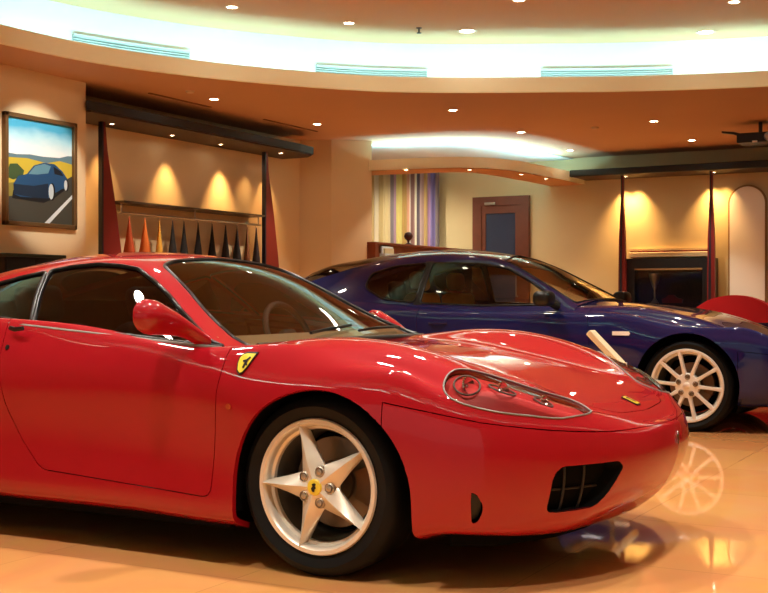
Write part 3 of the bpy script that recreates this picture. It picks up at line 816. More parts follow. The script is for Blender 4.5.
# ceiling: low ring, raised oval with a lit cove
fc = spline(range(25), [(-4.228, 1.675), (-4.178, 2.27), (-4.038, 2.841), (-3.792, 3.417), (-3.518, 3.882), (-3.186, 4.34), (-2.69, 4.842), (-1.928, 5.288), (-1.454, 5.517), (-.821, 5.804), (.212, 6.10),
      (1.3, 6.15), (2.6, 5.75), (3.8, 4.9), (4.7, 3.6), (5.0, 1.8), (4.9, -.4), (4.4, -2.6), (3.2, -4.6), (1.4, -5.8), (-.6, -5.8), (-2.4, -4.8), (-3.6, -3.0), (-4.15, -.8), (-4.228, 1.675)])
lipc = fc(np.linspace(0, 24, 193))[:-1]
nL = len(lipc)
tan = np.roll(lipc, -1, 0)-np.roll(lipc, 1, 0); nor = np.stack([-tan[:, 1], tan[:, 0]], 1); nor /= np.linalg.norm(nor, axis=1)[:, None]
if (nor[0]*(lipc[0]-np.array([0, 0]))).sum() < 0: nor = -nor
for it in range(6): nor = (np.roll(nor, 1, 0)+nor+np.roll(nor, -1, 0)); nor /= np.linalg.norm(nor, axis=1)[:, None]
def ring(loops, name, m, closed=True):
    n = len(loops[0]); V = [p for L in loops for p in L]; F = []
    for a in range(len(loops)-1):
        for i in range(n if closed else n-1):
            j = (i+1) % n; F.append((a*n+i, a*n+j, (a+1)*n+j, (a+1)*n+i))
    return MB().add(V, F).obj(name, m, smooth=40)
z3 = lambda P, z: [(p[0], p[1], z) for p in P]
def rect_hit(p, c=(0, .5), R=(-8, 8, -9, 10.4)):
    d = np.array(p)-np.array(c); t = 1e9
    if d[0] > 1e-9: t = min(t, (R[1]-c[0])/d[0])
    if d[0] < -1e-9: t = min(t, (R[0]-c[0])/d[0])
    if d[1] > 1e-9: t = min(t, (R[3]-c[1])/d[1])
    if d[1] < -1e-9: t = min(t, (R[2]-c[1])/d[1])
    return np.array(c)+d*t
outer = [rect_hit(p) for p in lipc]
# make sure the rectangle's corners are kept
for cx, cy in ((-8, -9), (-8, 10.4), (8, -9), (8, 10.4)):
    k = min(range(nL), key=lambda i: (outer[i][0]-cx)**2+(outer[i][1]-cy)**2); outer[k] = np.array([cx, cy])
cw_off = .34
wallp = lipc+nor*cw_off
struct(ring([z3(lipc+nor*.03, 2.8), z3(outer, 2.8)], 'ceiling_lower', M_ceil))
struct(ring([z3(lipc, 2.8), z3(lipc, 2.935), z3(lipc+nor*.03, 2.935), z3(lipc+nor*.03, 2.8), z3(lipc, 2.8)], 'trim_cove_lip', M_lip))
struct(ring([z3(lipc+nor*.03, 2.82), z3(wallp, 2.82), z3(wallp, 3.30)], 'wall_cove', M_white))
mbu = MB().add(z3(wallp, 3.30), [tuple(range(nL))]); struct(mbu.obj('ceiling_upper', mat('ceiling_upper_paint', rgb(214, 178, 134), rough=.8, noise=.03, nscale=2)))
def area(name, loc, sx, sy, power, col, rot=None, target=None, spread=None):
    l = bpy.data.lights.new(name, 'AREA'); l.shape = 'RECTANGLE'; l.size = sx; l.size_y = sy; l.energy = power; l.color = col
    if spread: l.spread = spread
    o = bpy.data.objects.new(name, l); COL.objects.link(o); o.location = loc
    if target is not None: o.rotation_euler = (Vector(target)-Vector(loc)).to_track_quat('-Z', 'Y').to_euler()
    return o
def spot(name, loc, target, power, ang, col=(1, .88, .70), blend=.5, size=.04):
    l = bpy.data.lights.new(name, 'SPOT'); l.energy = power; l.spot_size = math.radians(ang); l.spot_blend = blend; l.color = col; l.shadow_soft_size = size
    o = bpy.data.objects.new(name, l); COL.objects.link(o); o.location = loc
    o.rotation_euler = (Vector(target)-Vector(loc)).to_track_quat('-Z', 'Y').to_euler()
    return o
COVE = (.40, .88, 1.0)
def cove_run(P, N, z, off, power, step, tilt=.5):
    for i in range(0, len(P), step):
        j = min(i+step, len(P)-1) if i+step >= len(P) else i+step
        a = P[i]+N[i]*off; b = P[j % len(P)]+N[j % len(P)]*off; c = (a+b)/2; d = b-a; L = float(np.hypot(*d))
        if L < .05: continue
        l = bpy.data.lights.new('cove_tube', 'AREA'); l.shape = 'RECTANGLE'; l.size = L*.98; l.size_y = .04; l.energy = power*L; l.color = COVE
        o = bpy.data.objects.new('cove_tube', l); COL.objects.link(o); o.location = (c[0], c[1], z)
        n = N[i]; up = Vector((n[0]*tilt, n[1]*tilt, 1)).normalized(); x = Vector((d[0]/L, d[1]/L, 0)); x = (x-up*x.dot(up)).normalized(); zax = -up; y = zax.cross(x)
        o.matrix_world = Matrix.Translation(o.location) @ Matrix((x, y, zax)).transposed().to_4x4()
cove_run(lipc, nor, 2.86, .10, P_COVE, 8)

# dropped soffit over the reception with its own lit lip
nlip = spline(range(9), [(-4.85, 7.60), (-4.50, 7.61), (-4.13, 7.66), (-3.62, 7.74), (-3.28, 8.00), (-3.08, 8.45), (-3.01, 9.1), (-2.96, 9.7), (-2.94, 10.4)])(np.linspace(0, 8, 65))
t2 = np.gradient(nlip, axis=0); n2 = np.stack([-t2[:, 1], t2[:, 0]], 1); n2 /= np.linalg.norm(n2, axis=1)[:, None]      # towards the reception side
if n2[20][1] < 0: n2 = -n2
struct(ring([z3(nlip, 2.45), z3(nlip+n2*.46, 2.45), z3(nlip+n2*.46, 2.475), z3(nlip, 2.475)], 'ceiling_reception_ring', mat('soffit_paint', rgb(204, 156, 116), rough=.8), closed=False))
struct(ring([z3(nlip-n2*.012, 2.455), z3(nlip-n2*.012, 2.575), z3(nlip+n2*.015, 2.575), z3(nlip+n2*.015, 2.455)], 'trim_reception_lip', M_lip, closed=False))
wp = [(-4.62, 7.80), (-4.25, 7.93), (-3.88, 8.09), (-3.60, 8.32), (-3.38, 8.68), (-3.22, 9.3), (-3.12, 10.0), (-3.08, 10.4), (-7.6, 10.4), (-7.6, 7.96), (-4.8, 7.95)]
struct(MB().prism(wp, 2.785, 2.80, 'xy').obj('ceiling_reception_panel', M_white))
cove_run(nlip[4:60], n2[4:60], 2.50, .16, P_COVE2, 6, tilt=.1)
# canopy on the right wall and its board
struct(MB().box(-2.90, 6.4, 9.86, 10.4, 2.50, 2.515).obj('trim_canopy_underside', M_canopyu))
struct(MB().box(-2.93, 6.4, 9.84, 9.90, 2.50, 2.585, .012).box(-2.9, 6.4, 9.9, 10.4, 2.515, 2.57).obj('trim_canopy_back', M_canopy))
struct(MB().prism([(-4.72, 3.1), (-4.72, 6.4), (-4.76, 6.72), (-4.90, 6.86), (-5.25, 6.86), (-5.25, 3.17), (-4.8, 3.17)], 2.565, 2.64, 'xy').obj('trim_canopy_left', M_canopy))
struct(MB().prism([(-4.74, 3.17), (-4.74, 6.4), (-4.78, 6.71), (-4.91, 6.84), (-5.25, 6.84), (-5.25, 3.17)], 2.55, 2.566, 'xy').obj('trim_canopy_left_underside', M_canopyu))

# door
dr = MB().box(-4.485, -4.36, 10.33, 10.40, 0, 2.34).box(-3.80, -3.675, 10.33, 10.40, 0, 2.34).box(-4.36, -3.80, 10.33, 10.40, 2.22, 2.34).obj('door_1', M_dwood); struct(dr)
lf = MB().box(-4.36, -4.30, 10.35, 10.39, 0, 2.22).box(-3.87, -3.80, 10.35, 10.39, 0, 2.22).box(-4.30, -3.87, 10.35, 10.39, 2.115, 2.22).box(-4.30, -3.87, 10.35, 10.39, 0, .3).obj('door_leaf', M_dwood, dr)
MB().box(-4.30, -3.87, 10.365, 10.375, .3, 2.115).obj('door_glass', M_bglass, dr)
MB().box(-4.30, -4.14, 10.30, 10.35, 2.225, 2.262, .008).obj('door_closer', M_steel, dr)
MB().tube([(-3.84, 10.35, 1.0), (-3.84, 10.30, 1.0), (-3.84, 10.30, 1.3), (-3.84, 10.35, 1.3)], .012, 8).obj('door_handle', M_steel, dr)

# striped curtain
def stripe_mat():
    m = bpy.data.materials.new('striped_fabric'); m.use_nodes = True; nt = m.node_tree; b = nt.nodes['Principled BSDF']
    tc = nt.nodes.new('ShaderNodeTexCoord'); sx = nt.nodes.new('ShaderNodeSeparateXYZ'); cr = nt.nodes.new('ShaderNodeValToRGB'); cr.color_ramp.interpolation = 'CONSTANT'
    cols = [(0, (206, 190, 150)), (.05, (196, 172, 120)), (.10, (214, 205, 180)), (.16, (190, 172, 122)), (.22, (210, 196, 150)), (.29, (204, 190, 150)), (.34, (130, 124, 128)), (.375, (170, 140, 160)), (.42, (206, 196, 120)), (.50, (176, 146, 84)), (.565, (204, 160, 130)), (.60, (214, 214, 204)), (.625, (140, 108, 104)), (.665, (222, 222, 200)),
            (.705, (104, 96, 108)), (.74, (184, 160, 160)), (.79, (186, 160, 104)), (.85, (170, 140, 176)), (.89, (128, 118, 176)), (.945, (128, 118, 120))]
    e = cr.color_ramp.elements
    while len(e) < len(cols): e.new(.5)
    for k, (p, c) in enumerate(cols): e[k].position = p; e[k].color = rgb(*c)
    nt.links.new(tc.outputs['Generated'], sx.inputs[0]); nt.links.new(sx.outputs['X'], cr.inputs[0]); nt.links.new(cr.outputs[0], b.inputs['Base Color']); b.inputs['Roughness'].default_value = .8
    return m
vs = []; fs = []; n = 90
for i in range(n+1):
    x = -6.10+1.13*i/n; y = 10.28+.022*math.sin(i*2*PI/6.4)
    vs += [(x, y, .05), (x, y, 2.74)]
fs = [(2*i, 2*i+2, 2*i+3, 2*i+1) for i in range(n)]
cu = mesh_obj('curtain', vs+[(v[0], v[1]+.015, v[2]) for v in vs], fs+[tuple(j+2*(n+1) for j in reversed(f)) for f in fs], stripe_mat(), smooth=True)
tag(cu, 'vertically striped multicoloured curtain hanging on the far wall left of the wooden door', 'curtain')

# reception partition, ornament, leaflet holder
pt = MB().box(-4.56, -4.50, 7.62, 10.33, 0, 1.60).obj('partition', M_wood)
tag(pt, 'long reddish brown wooden partition in front of the striped curtain, behind the blue coupe', 'partition')
MB().box(-4.60, -4.46, 7.58, 10.33, 1.60, 1.632, .008).obj('top_rail', M_wood, pt)
MB().box(-4.60, -4.46, 7.58, 7.66, 0, 1.60).obj('end_post', M_wood, pt)
orn = MB().lathe([(.001, 0), (.045, 0), (.04, .012), (.014, .025), (.016, .05), (.045, .075), (.058, .105), (.045, .14), (.02, .155), (.001, .158)], 28, axis='z', org=(-4.53, 8.54, 1.632)).obj('ornament', mat('dark_maroon_glaze', rgb(70, 28, 30), rough=.3), smooth=50)
tag(orn, 'small round dark maroon ornament on top of the wooden partition', 'ornament')
lh = MB().box(-4.47, -4.40, 7.70, 7.98, 1.44, 1.50).box(-4.455, -4.44, 7.70, 7.98, 1.50, 1.585).obj('leaflet_holder', mat('pale_card', rgb(214, 226, 236), rough=.4))
tag(lh, 'small pale leaflet holder fixed on the near end of the wooden partition', 'leaflet holder')
MB().box(-4.44, -4.415, 7.73, 7.95, 1.50, 1.56).obj('leaflets', mat('cream_paper', rgb(224, 216, 176), rough=.6), lh)

# framed picture of a car on a road
PX = -4.80
pf = empty('framed_picture', (PX, 2.63, 1.99))
tag(pf, 'framed picture of a blue car on a country road, on the left wall', 'picture')
fr = MB()
y0, y1, za, zb = -.395, .395, -.435, .445
for b in ((y0, y1, za, za+.035), (y0, y1, zb-.035, zb), (y0, y0+.035, za, zb), (y1-.035, y1, za, zb)): fr.box(0, .045, b[0], b[1], b[2], b[3], .006)
fr.obj('frame', mat('bronze_frame', rgb(120, 92, 58), rough=.35, metal=.5), pf)
iy0, iy1, iz0, iz1 = y0+.035, y1-.035, za+.035, zb-.035
def pic(name, poly, col, d, rough=.5, m=None):
    vs = [(.0135+d*.0006, iy0+(iy1-iy0)*u, iz0+(iz1-iz0)*v) for u, v in poly]
    o = MB().add(vs, [tuple(range(len(vs)))]).obj(name, m or mat('print_'+name+str(d), rgb(*col), rough=rough), pf); return o
def sky_print():
    m = bpy.data.materials.new('print_sky'); m.use_nodes = True; nt = m.node_tree; b = nt.nodes['Principled BSDF']
    tc = nt.nodes.new('ShaderNodeTexCoord'); sx = nt.nodes.new('ShaderNodeSeparateXYZ'); cr = nt.nodes.new('ShaderNodeValToRGB'); e = cr.color_ramp.elements
    nz = nt.nodes.new('ShaderNodeTexNoise'); nz.inputs['Scale'].default_value = 3; ad = nt.nodes.new('ShaderNodeMath'); ad.operation = 'MULTIPLY_ADD'; ad.inputs[1].default_value = .35
    e[0].position = .35; e[0].color = rgb(236, 246, 246); e[1].position = 1.0; e[1].color = rgb(70, 168, 208); k = e.new(.75); k.color = rgb(170, 220, 236)
    nt.links.new(tc.outputs['Generated'], sx.inputs[0]); nt.links.new(tc.outputs['Generated'], nz.inputs['Vector']); nt.links.new(nz.outputs['Fac'], ad.inputs[0]); nt.links.new(sx.outputs['Z'], ad.inputs[2])
    nt.links.new(ad.outputs[0], cr.inputs[0]); nt.links.new(cr.outputs[0], b.inputs['Base Color']); b.inputs['Roughness'].default_value = .4
    return m
pic('sky', [(0, .6), (1, .6), (1, 1), (0, 1)], None, 0, m=sky_print())
pic('far_hills', [(0, .60), (0, .655), (.15, .65), (.35, .665), (.55, .66), (.8, .67), (.93, .70), (1, .705), (1, .60)], (96, 128, 140), 1)
pic('fields', [(0, .25), (0, .61), (.3, .625), (.6, .60), (.8, .64), (1, .62), (1, .25)], (196, 176, 60), 2)
pic('hedge', [(0, .42), (.05, .55), (.16, .56), (.26, .50), (.24, .44), (.1, .40)], (60, 84, 50), 3)
pic('verge', [(0, .20), (0, .36), (.3, .40), (1, .42), (1, .2)], (140, 130, 60), 3)
pic('road', [(0, 0), (0, .23), (.25, .27), (.6, .33), (1, .50), (1, 0)], (66, 66, 58), 4)
pic('road_line', [(.56, .0), (.64, .0), (1.0, .27), (1.0, .31)], (214, 226, 230), 5)
pic('car_shadow', [(.08, .22), (.55, .20), (.72, .26), (.9, .36), (.9, .40), (.1, .30)], (20, 24, 28), 5)
pic('printed_car', [(.11, .26), (.10, .36), (.17, .44), (.30, .47), (.40, .56), (.55, .60), (.72, .60), (.84, .54), (.92, .47), (.94, .38), (.84, .36), (.70, .30), (.62, .25), (.4, .245), (.2, .24)], (30, 74, 116), 6)
pic('printed_car_shade', [(.11, .26), (.10, .36), (.4, .36), (.62, .40), (.62, .25), (.4, .245)], (22, 42, 64), 7)
pic('printed_window', [(.32, .47), (.42, .555), (.56, .59), (.66, .575), (.62, .50), (.45, .475)], (92, 140, 160), 7)
pic('printed_side_window', [(.70, .575), (.82, .535), (.86, .49), (.72, .50)], (16, 24, 34), 7)
for u, v, r in ((.665, .32, .052), (.895, .40, .035)):
    pic('printed_wheel', [(u+r*.75*math.cos(a), v+r*1.5*math.sin(a)) for a in np.linspace(0, 2*PI, 17)[:-1]], (190, 206, 210), 8)
    pic('printed_tyre', [(u+.018+r*.9*math.cos(a), v+r*1.7*math.sin(a)) for a in np.linspace(0, 2*PI, 17)[:-1]], (16, 18, 20), 7)
MB().box(.0, .012, iy0, iy1, iz0, iz1).obj('backing', M_black2, pf)

cb = empty('low_cabinet', (-4.66, 2.30, 0)); tag(cb, 'dark low cabinet against the left wall under the framed picture', 'cabinet')
MB().box(-.14, .14, -.30, .31, 0, 1.30).obj('cabinet_body', M_black2, cb); MB().box(-.14, .165, -.31, .32, 1.30, 1.325, .004).obj('cabinet_top', mat('dark_green_top', rgb(40, 50, 46), rough=.3), cb)
MB().box(.14, .15, -.29, .0, .05, 1.28).obj('cabinet_door', M_black2, cb); MB().box(.14, .15, .01, .30, .05, 1.28).obj('cabinet_door', M_black2, cb)

# sail shaped fins either side of the clothes rails
def fin(x, y, label):
    P = [(0, 2.55), (-.0, 0), (.36, 0), (.345, .5), (.30, 1.0), (.235, 1.45), (.15, 1.9), (.06, 2.3), (.03, 2.55)]
    o = MB().prism([(y+a, b) for a, b in P], x-.02, x+.02, 'yz').obj('sail_fin', M_fin); tag(o, label, 'decorative fin', 'sail fins beside the clothes rail')
    MB().box(x-.022, x+.022, y-.014, y+.006, 0, 2.55).obj('fin_edge', M_navy, o)
fin(-5.05, 3.64, 'dark red sail-shaped fin at the left end of the clothes rail')
fin(-5.05, 6.19, 'dark red sail-shaped fin at the right end of the clothes rail')
def post(x, label):
    P = [(-.014, 2.5), (-.016, 2.2), (-.040, 1.7), (-.046, 1.2), (-.046, 0), (.046, 0), (.046, 1.2), (.040, 1.7), (.016, 2.2), (.014, 2.5)]
    o = MB().prism([(x+a, b) for a, b in P], 9.98, 10.03, 'xz').obj('tapered_post', M_fin); tag(o, label, 'post', 'tapered posts beside the black display cabinet')
    MB().prism([(x-.03 if b < 1.9 else x-.012, b) for b in (0, 1.3, 1.9, 2.5)]+[(x+.0, b) for b in (2.5, 1.9, 1.3, 0)], 9.972, 9.98, 'xz').obj('post_edge', M_navy, o)
post(-2.295, 'dark red tapered post at the left side of the black display cabinet')
post(-1.20, 'dark red tapered post between the black display cabinet and the white arched panel')

# clothes rails with garments
sh = MB().box(-5.25, -5.03, 3.92, 6.19, 1.852, 1.872).obj('wall_shelf', mat('dark_shelf', rgb(70, 56, 42), rough=.3)); tag(sh, 'long thin dark shelf on the lit wall above the clothes rail', 'shelf')
rl = MB().tube([(-5.10, 3.92, 1.765), (-5.10, 6.19, 1.765)], .011, 10).obj('clothes_rail', M_steel, smooth=50); tag(rl, 'thin steel clothes rail with hanging garments on the lit left wall', 'clothes rail')
for y in (3.96, 5.05, 6.15): MB().tube([(-5.10, y, 1.772), (-5.10, y, 1.853)], .007, 8).obj('rail_bracket', M_steel, rl, smooth=50)
gs = [(4.07, (176, 74, 34), 'rust orange garment, leftmost on the clothes rail', .115), (4.29, (206, 104, 36), 'bright orange garment, second from the left on the clothes rail', .12), (4.50, (214, 160, 60), 'mustard yellow garment on the clothes rail between the orange and black garments', .08)]
words = ['first', 'second', 'third', 'fourth', 'fifth', 'sixth']
for k, y in enumerate((4.70, 4.875, 5.10, 5.33, 5.56, 5.76)): gs.append((y, (34, 30, 30), 'black hanging garment, %s black one from the left on the clothes rail' % words[k], .095))
gs += [(5.94, (124, 74, 40), 'brown garment near the right end of the clothes rail', .07), (6.11, (44, 30, 30), 'dark garment, rightmost on the clothes rail beside the fin', .085)]
for y, c, lab, w in gs:
    g = empty('hanging_garment', (-5.10, y, 1.765), math.radians(-52)); tag(g, lab, 'garment', 'garments on the clothes rail')
    vs = []; fs = []; n = 10; hs = [(-.03, .016, .010), (-.06, .075, .016), (-.10, .12, w*.26), (-.20, .13, w*.55), (-.36, .14, w*1.1), (-.60, .15, w*1.5), (-.61, .14, w*.9)]
    for h, a, b in hs:
        for q in range(n):
            t = 2*PI*q/n; vs.append((a*.5*math.cos(t), b*.5*math.sin(t)*(1+.15*math.cos(2*t)), h))
    for i in range(len(hs)-1):
        for q in range(n): fs.append((i*n+q, (i+1)*n+q, (i+1)*n+(q+1) % n, i*n+(q+1) % n))
    fs += [tuple(range(n)), tuple((len(hs)-1)*n+q for q in reversed(range(n)))]
    MB().add(vs, fs).obj('cloth', mat('cloth_%d_%d_%d' % c, rgb(*c), rough=.85), g, smooth=60)
    MB().tube([(0, .012, .0), (0, 0, .013), (0, -.012, 0), (0, -.006, -.02), (0, 0, -.05)], .003, 6).obj('hanger', M_steel, g)

# display cabinet with mouldings on the back wall
dc = empty('display_cabinet', (-1.75, 10.25, 0)); tag(dc, 'black glass-fronted display cabinet between the two dark red posts', 'cabinet')
MB().box(-.54, .54, -.02, .14, 0, 1.47).box(-.54, -.42, -.16, -.02, 0, 1.47).box(.42, .54, -.16, -.02, 0, 1.47).box(-.42, .42, -.16, -.02, 1.345, 1.47).box(-.42, .42, -.16, -.02, 0, .75).obj('cabinet_body', M_black2, dc)
MB().box(-.42, .42, -.165, -.16, 1.325, 1.348).obj('glass_top_strip', mat('dull_brass', rgb(130, 104, 66), rough=.4), dc)
MB().box(-.42, .42, -.145, -.14, .75, 1.345).obj('glass_front', G_clear, dc)
vz = MB().lathe([(.001, 0), (.05, 0), (.012, .06), (.012, .16), (.05, .26), (.075, .36), (.07, .37), (.001, .36)], 24, axis='z', org=(-1.94, 10.18, .92)).obj('trophy', mat('pale_silver', rgb(180, 184, 184), rough=.3, metal=.5), smooth=40); tag(vz, 'pale slender trophy behind the glass of the black display cabinet', 'trophy')
MB().box(-.36, .36, -.13, -.03, .90, .92).obj('inner_shelf', M_black2, dc)
ms = MB().prism([(-1.84, .92), (-1.60, .92), (-1.59, .965), (-1.66, .985), (-1.70, 1.02), (-1.76, 1.02), (-1.80, .985), (-1.85, .97)], 10.16, 10.20, 'xz').obj('model_car', mat('model_red', rgb(120, 40, 34), rough=.3)); tag(ms, 'small dark red model car behind the glass of the black display cabinet', 'model car')
struct(MB().box(-2.30, -1.26, 10.30, 10.40, 1.49, 1.555, .01).box(-2.30, -1.26, 10.33, 10.40, 1.575, 1.60).obj('trim_moulding', M_wall))
struct(MB().box(-2.30, -1.26, 10.335, 10.40, 1.555, 1.575).obj('trim_moulding_groove', M_fin))
# arched panel
ap = [(-1.085, 0)]+[(-.855+.23*math.cos(a), 2.125+.23*math.sin(a)) for a in np.linspace(PI, 0, 25)]+[(-.625, 0)]
a1 = MB().prism(ap, 10.36, 10.392).obj('arched_panel', mat('arch_border', rgb(150, 116, 72), rough=.6)); tag(a1, 'tall white round-topped panel on the far wall behind the red sofa', 'arched panel')
ap2 = [(-1.062, 0)]+[(-.855+.207*math.cos(a), 2.125+.207*math.sin(a)) for a in np.linspace(PI, 0, 25)]+[(-.648, 0)]
MB().prism(ap2, 10.348, 10.361).obj('panel_face', mat('arch_white', rgb(250, 244, 232), rough=.7), a1)

# red sofa
sf = empty('sofa', (-.66, 8.62, 0)); tag(sf, 'bright red sofa with a curved back behind the front of the blue coupe', 'sofa')
bk = [(-.56, .06), (.56, .06)]+[(.56*math.cos(a), .56+.455*math.sin(a)) for a in np.linspace(0, PI, 25)]
MB().prism(bk, .10, .28).obj('back', M_sofa, sf); MB().box(-.56, .56, -.55, .10, .06, .42, .05).obj('seat', M_sofa, sf, smooth=50)
MB().box(-.54, .54, -.5, .26, 0, .06).obj('plinth', M_black2, sf)

# slanted card stand between the cars
st = empty('card_stand', (-.05, 2.85, 0)); tag(st, 'cream slanted card stand between the red car and the blue coupe', 'stand')
q = MB().box(-.02, .02, -.05, .05, -.42, 0, .008); q.xf(Matrix.Translation((-.215, 0, .775)) @ Matrix.Rotation(math.radians(-45), 4, 'Y')); q.obj('card_holder', mat('cream_card', rgb(232, 218, 180), rough=.5), st)
MB().tube([(-.07, 0, .01), (-.07, 0, .60)], .014, 10).obj('pole', M_steel, st, smooth=50); MB().lathe([(.001, .012), (.12, .012), (.13, 0), (.001, 0)], 28, axis='z', org=(-.07, 0, 0)).obj('base', M_steel, st, smooth=40)

# projector
pj = empty('projector', (-.33, 8.25, 2.63)); tag(pj, 'black projector hung under the ceiling at the right edge', 'projector')
MB().box(-.16, .30, -.16, .16, -.05, .05, .012).obj('projector_body', M_black, pj); MB().tube([(.05, 0, .05), (.05, 0, .17)], .02, 10).obj('ceiling_pole', M_black, pj)
MB().prism([(-.10, .05), (-.22, .085), (-.34, .10), (-.34, .082), (-.22, .06), (-.14, .02)], -.03, .03).obj('bracket_arm', M_black, pj); MB().box(0, .05, -.17, -.155, -.055, -.035).obj('projector_label', M_white, pj)
MB().lathe([(.001, -.19), (.035, -.19), (.045, -.16)], 20, org=(.16, 0, 0)).obj('lens', M_steel, pj, smooth=30)

# recessed lamps
def downlight(x, y, z, r, label, power=0, target=None, ang=95, group=None):
    o = empty('downlight', (x, y, z)); tag(o, label, 'ceiling light', group)
    MB().lathe([(r*.72, -.001), (r*.75, -.006), (r, -.005), (r*1.02, 0), (r*.7, 0)], 28, axis='z').obj('trim_ring', M_trimw, o, smooth=40)
    MB().lathe([(.0005, -.002), (r*.72, -.002), (r*.72, -.0005)], 24, axis='z').obj('lamp_face', M_bulb, o)
    if power: spot('downlight_beam', (x, y, z-.02), target or (x, y, 0), power, ang)
L = 'recessed ceiling lamp '
for x, y, lab in ((-4.35, 4.356, 'in the low ceiling above the orange garments'), (-4.368, 6.161, 'in the low ceiling above the right-hand sail fin'), (-2.717, 5.986, 'in the low ceiling just below the middle of the glowing cove'),
                  (-2.732, 7.753, 'in the low ceiling in front of the reception lip, nearest the viewer'), (-1.221, 7.635, 'in the low ceiling above the black display cabinet, the nearer one'), (-1.261, 9.327, 'in the low ceiling just before the back wall canopy'), (-2.82, 9.558, 'at the far end of the reception lip glow')):
    downlight(x, y, 2.8, .055, L+lab, P_LOW if y < 9.4 else 0, ang=85)
for x, y, lab in ((-3.375, 3.286, 'in the raised ceiling above the leftmost air grille'), (-2.843, 4.214, 'in the raised ceiling above the middle air grille'), (-2.1, 4.967, 'brightest one in the raised ceiling, right of the small sprinkler'),
                  (-.296, 6.0, 'large one in the raised ceiling at the upper right'), (-1.29, 4.168, 'at the top edge in the middle of the raised ceiling'), (.158, 5.031, 'at the top edge right of the raised ceiling')):
    downlight(x, y, 3.30, .085 if y in (6.0, 4.967) else .055, L+lab, P_HIGH, (x*.6, y-2.2, 0), 50)
for x, y, lab in ((-4.111, 7.67, 'under the reception soffit above the striped curtain, left'), (-3.46, 8.0, 'under the reception soffit above the wooden door, left'), (-3.134, 8.75, 'under the reception soffit above the wooden door, right'), (-3.07, 9.4, 'under the reception soffit at its far right end')):
    downlight(x, y, 2.45, .03, L+lab, P_NICHE)
for x, y, lab in ((-5.05, 3.78, 'under the left canopy beside the left sail fin'), (-5.06, 4.64, 'under the left canopy above the orange garments'), (-4.93, 6.33, 'under the left canopy beside the right sail fin'), (-5.06, 5.42, 'under the left canopy above the black garments')):
    downlight(x, y, 2.55, .028, L+lab)
for x, y, lab in ((-2.28, 10.08, 'under the back canopy above the left dark red post'), (-1.19, 10.08, 'under the back canopy above the right dark red post'), (-.40, 10.0, 'under the back canopy above the arched panel')):
    downlight(x, y, 2.50, .03, L+lab)
# wall washers
W = (1, .55, .19)
for y, p in ((3.46, .6), (3.86, .5), (4.78, .9), (5.66, 1.3), (6.12, .25), (6.50, .6)): spot('wall_washer', (-5.06, y, 2.535), (-5.25, y, 1.35), P_WASH*p, 62, W, 1, .02)
for x in (-2.37, -2.22, -1.28, -1.135): spot('wall_washer', (x, 10.25, 2.48), (x, 10.39, 1.4), P_WASH*(1.05 if x < -1.2 else .5), 80, W, 1, .02)

# air grilles in the cove
def grille(i0, i1, z0, z1, label):
    o = None; s0 = np.linspace(i0, i1, 12); path = fc(s0); tt = np.gradient(path, axis=0); nn = np.stack([-tt[:, 1], tt[:, 0]], 1); nn /= np.linalg.norm(nn, axis=1)[:, None]
    if nn[0]@path[0] < 0: nn = -nn
    P = path+nn*(cw_off-.02)
    mbk = MB(); n = len(P)
    def strip(mb, za, zb, a, b):
        A = [(p[0]-q[0]*a, p[1]-q[1]*a) for p, q in zip(P, nn)]; B = [(p[0]-q[0]*b, p[1]-q[1]*b) for p, q in zip(P, nn)]
        V = [(x, y, za) for x, y in A]+[(x, y, zb) for x, y in A]+[(x, y, za) for x, y in B]+[(x, y, zb) for x, y in B]; F = []
        for i in range(n-1): F += [(i, i+1, n+i+1, n+i), (2*n+i+1, 2*n+i, 3*n+i, 3*n+i+1), (n+i, n+i+1, 3*n+i+1, 3*n+i), (i+1, i, 2*n+i, 2*n+i+1)]
        F += [(0, n, 3*n, 2*n), (n-1, 3*n-1, 4*n-1, 2*n-1)]
        mb.add(V, F)
    root = empty('air_grille', tuple(P[n//2])+(z0,)); tag(root, label, 'air grille', 'air grilles in the cove')
    inv = Matrix.Translation(root.location).inverted()
    f = MB(); strip(f, z0, z0+.014, -.02, .012); strip(f, z1-.014, z1, -.02, .012)
    f.xf(inv); f.obj('grille_frame', mat('grille_white', rgb(206, 214, 208), rough=.5), root)
    bkm = MB(); strip(bkm, z0, z1, -.02, -.008); bkm.xf(inv); bkm.obj('grille_back', mat('grille_dark', rgb(150, 160, 156), rough=.7), root)
    zz = np.linspace(z0, z1, 7)[1:-1]; sl = MB()
    for z in zz: strip(sl, z-.004, z+.004, -.01, .008)
    sl.xf(inv); sl.obj('grille_slats', mat('grille_slat', rgb(186, 192, 186), rough=.6), root)
grille(G1[0], G1[1], 2.955, 3.075, 'slotted air grille in the glowing cove at the upper left, above the picture')
grille(G2[0], G2[1], 2.955, 3.065, 'slotted air grille in the middle of the glowing cove')
grille(G3[0], G3[1], 2.955, 3.065, 'slotted air grille at the right of the glowing cove')
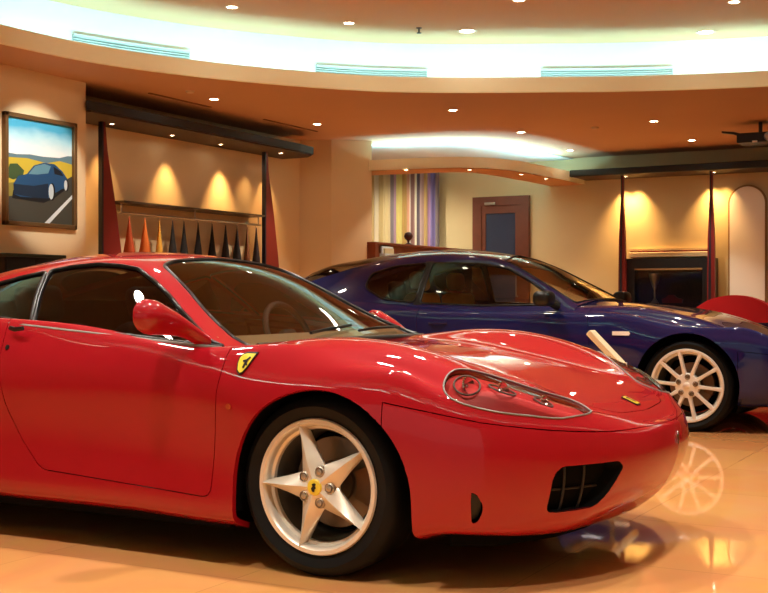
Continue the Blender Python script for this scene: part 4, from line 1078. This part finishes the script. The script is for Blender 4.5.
# slot diffusers and small ceiling fittings
for y0, y1, lab in ((3.81, 4.71, 'thin slot diffuser in the low ceiling above the left half of the left canopy'), (5.6, 6.62, 'thin slot diffuser in the low ceiling above the right half of the left canopy')):
    s = MB().box(-4.665, -4.64, y0, y1, 2.792, 2.803).obj('slot_diffuser', mat('slot_brown', rgb(130, 84, 48), rough=.7)); tag(s, lab, 'slot diffuser', 'slot diffusers in the low ceiling')
sp = MB().lathe([(.001, -.05), (.02, -.048), (.02, -.042), (.008, -.04), (.008, -.01), (.025, -.004), (.026, 0)], 16, axis='z', org=(-2.412, 4.664, 3.30)).obj('sprinkler', mat('dull_metal', rgb(90, 80, 70), rough=.5, metal=.6), smooth=40); tag(sp, 'small sprinkler head in the raised ceiling left of the brightest lamp', 'sprinkler')
for x, y, lab in ((-1.895, 7.767, 'small smoke detector in the low ceiling right of centre'), (-4.276, 3.909, 'small sensor in the low ceiling above the left canopy')):
    s = MB().lathe([(.001, -.02), (.03, -.018), (.04, -.004), (.04, 0)], 20, axis='z', org=(x, y, 2.80)).obj('ceiling_sensor', M_trimw, smooth=40); tag(s, lab, 'ceiling sensor')

# unseen hall spots over the cars; three by the coupe added to light it
for x, y in HALL: spot('hall_and_fill_spot', (x, y, 3.27), (x, y, 0), P_HALL, 105, (1, .92, .80), .8, .08)
w = bpy.data.worlds.new('world'); scene.world = w; w.use_nodes = True
w.node_tree.nodes['Background'].inputs[0].default_value = (1, .88, .74, 1); w.node_tree.nodes['Background'].inputs[1].default_value = AMB
vs_ = scene.view_settings
vs_.view_transform = 'Standard'; vs_.look = 'None'; vs_.exposure = EXPO; vs_.gamma = 1; vs_.use_curve_mapping = False
cy = scene.cycles
cy.use_denoising = True; cy.max_bounces = 8; cy.transparent_max_bounces = 16; cy.caustics_reflective = False; cy.caustics_refractive = False; cy.sample_clamp_indirect = 6
spot('picture_fill_spot', (-3.3, 2.0, 3.0), (-4.8, 2.62, 2.03), 95, 32, (1, .95, .85), .4, .04)  # added spot without a fixture, brightens the framed picture
for x, y, p in ((-5.5, 9.2, 85), (-4.2, 9.0, 42)): spot('reception_fill_spot', (x, y, 2.77), (x, y+.7, .8), p, 130, (1, .86, .66), .8, .05)  # added unseen spots that lift the dark curtain and door
for k in (2.2, 4.6, 6.6, 8.6, 10.2):  # extra spots added only to brighten the cove lip
    p = fc(k); spot('lip_fill_spot', (p[0]*.45+.6, p[1]*.45-.2, 3.22), (p[0], p[1], 2.90), P_LIP_FILL, 46, (1, .90, .66), .8, .05)
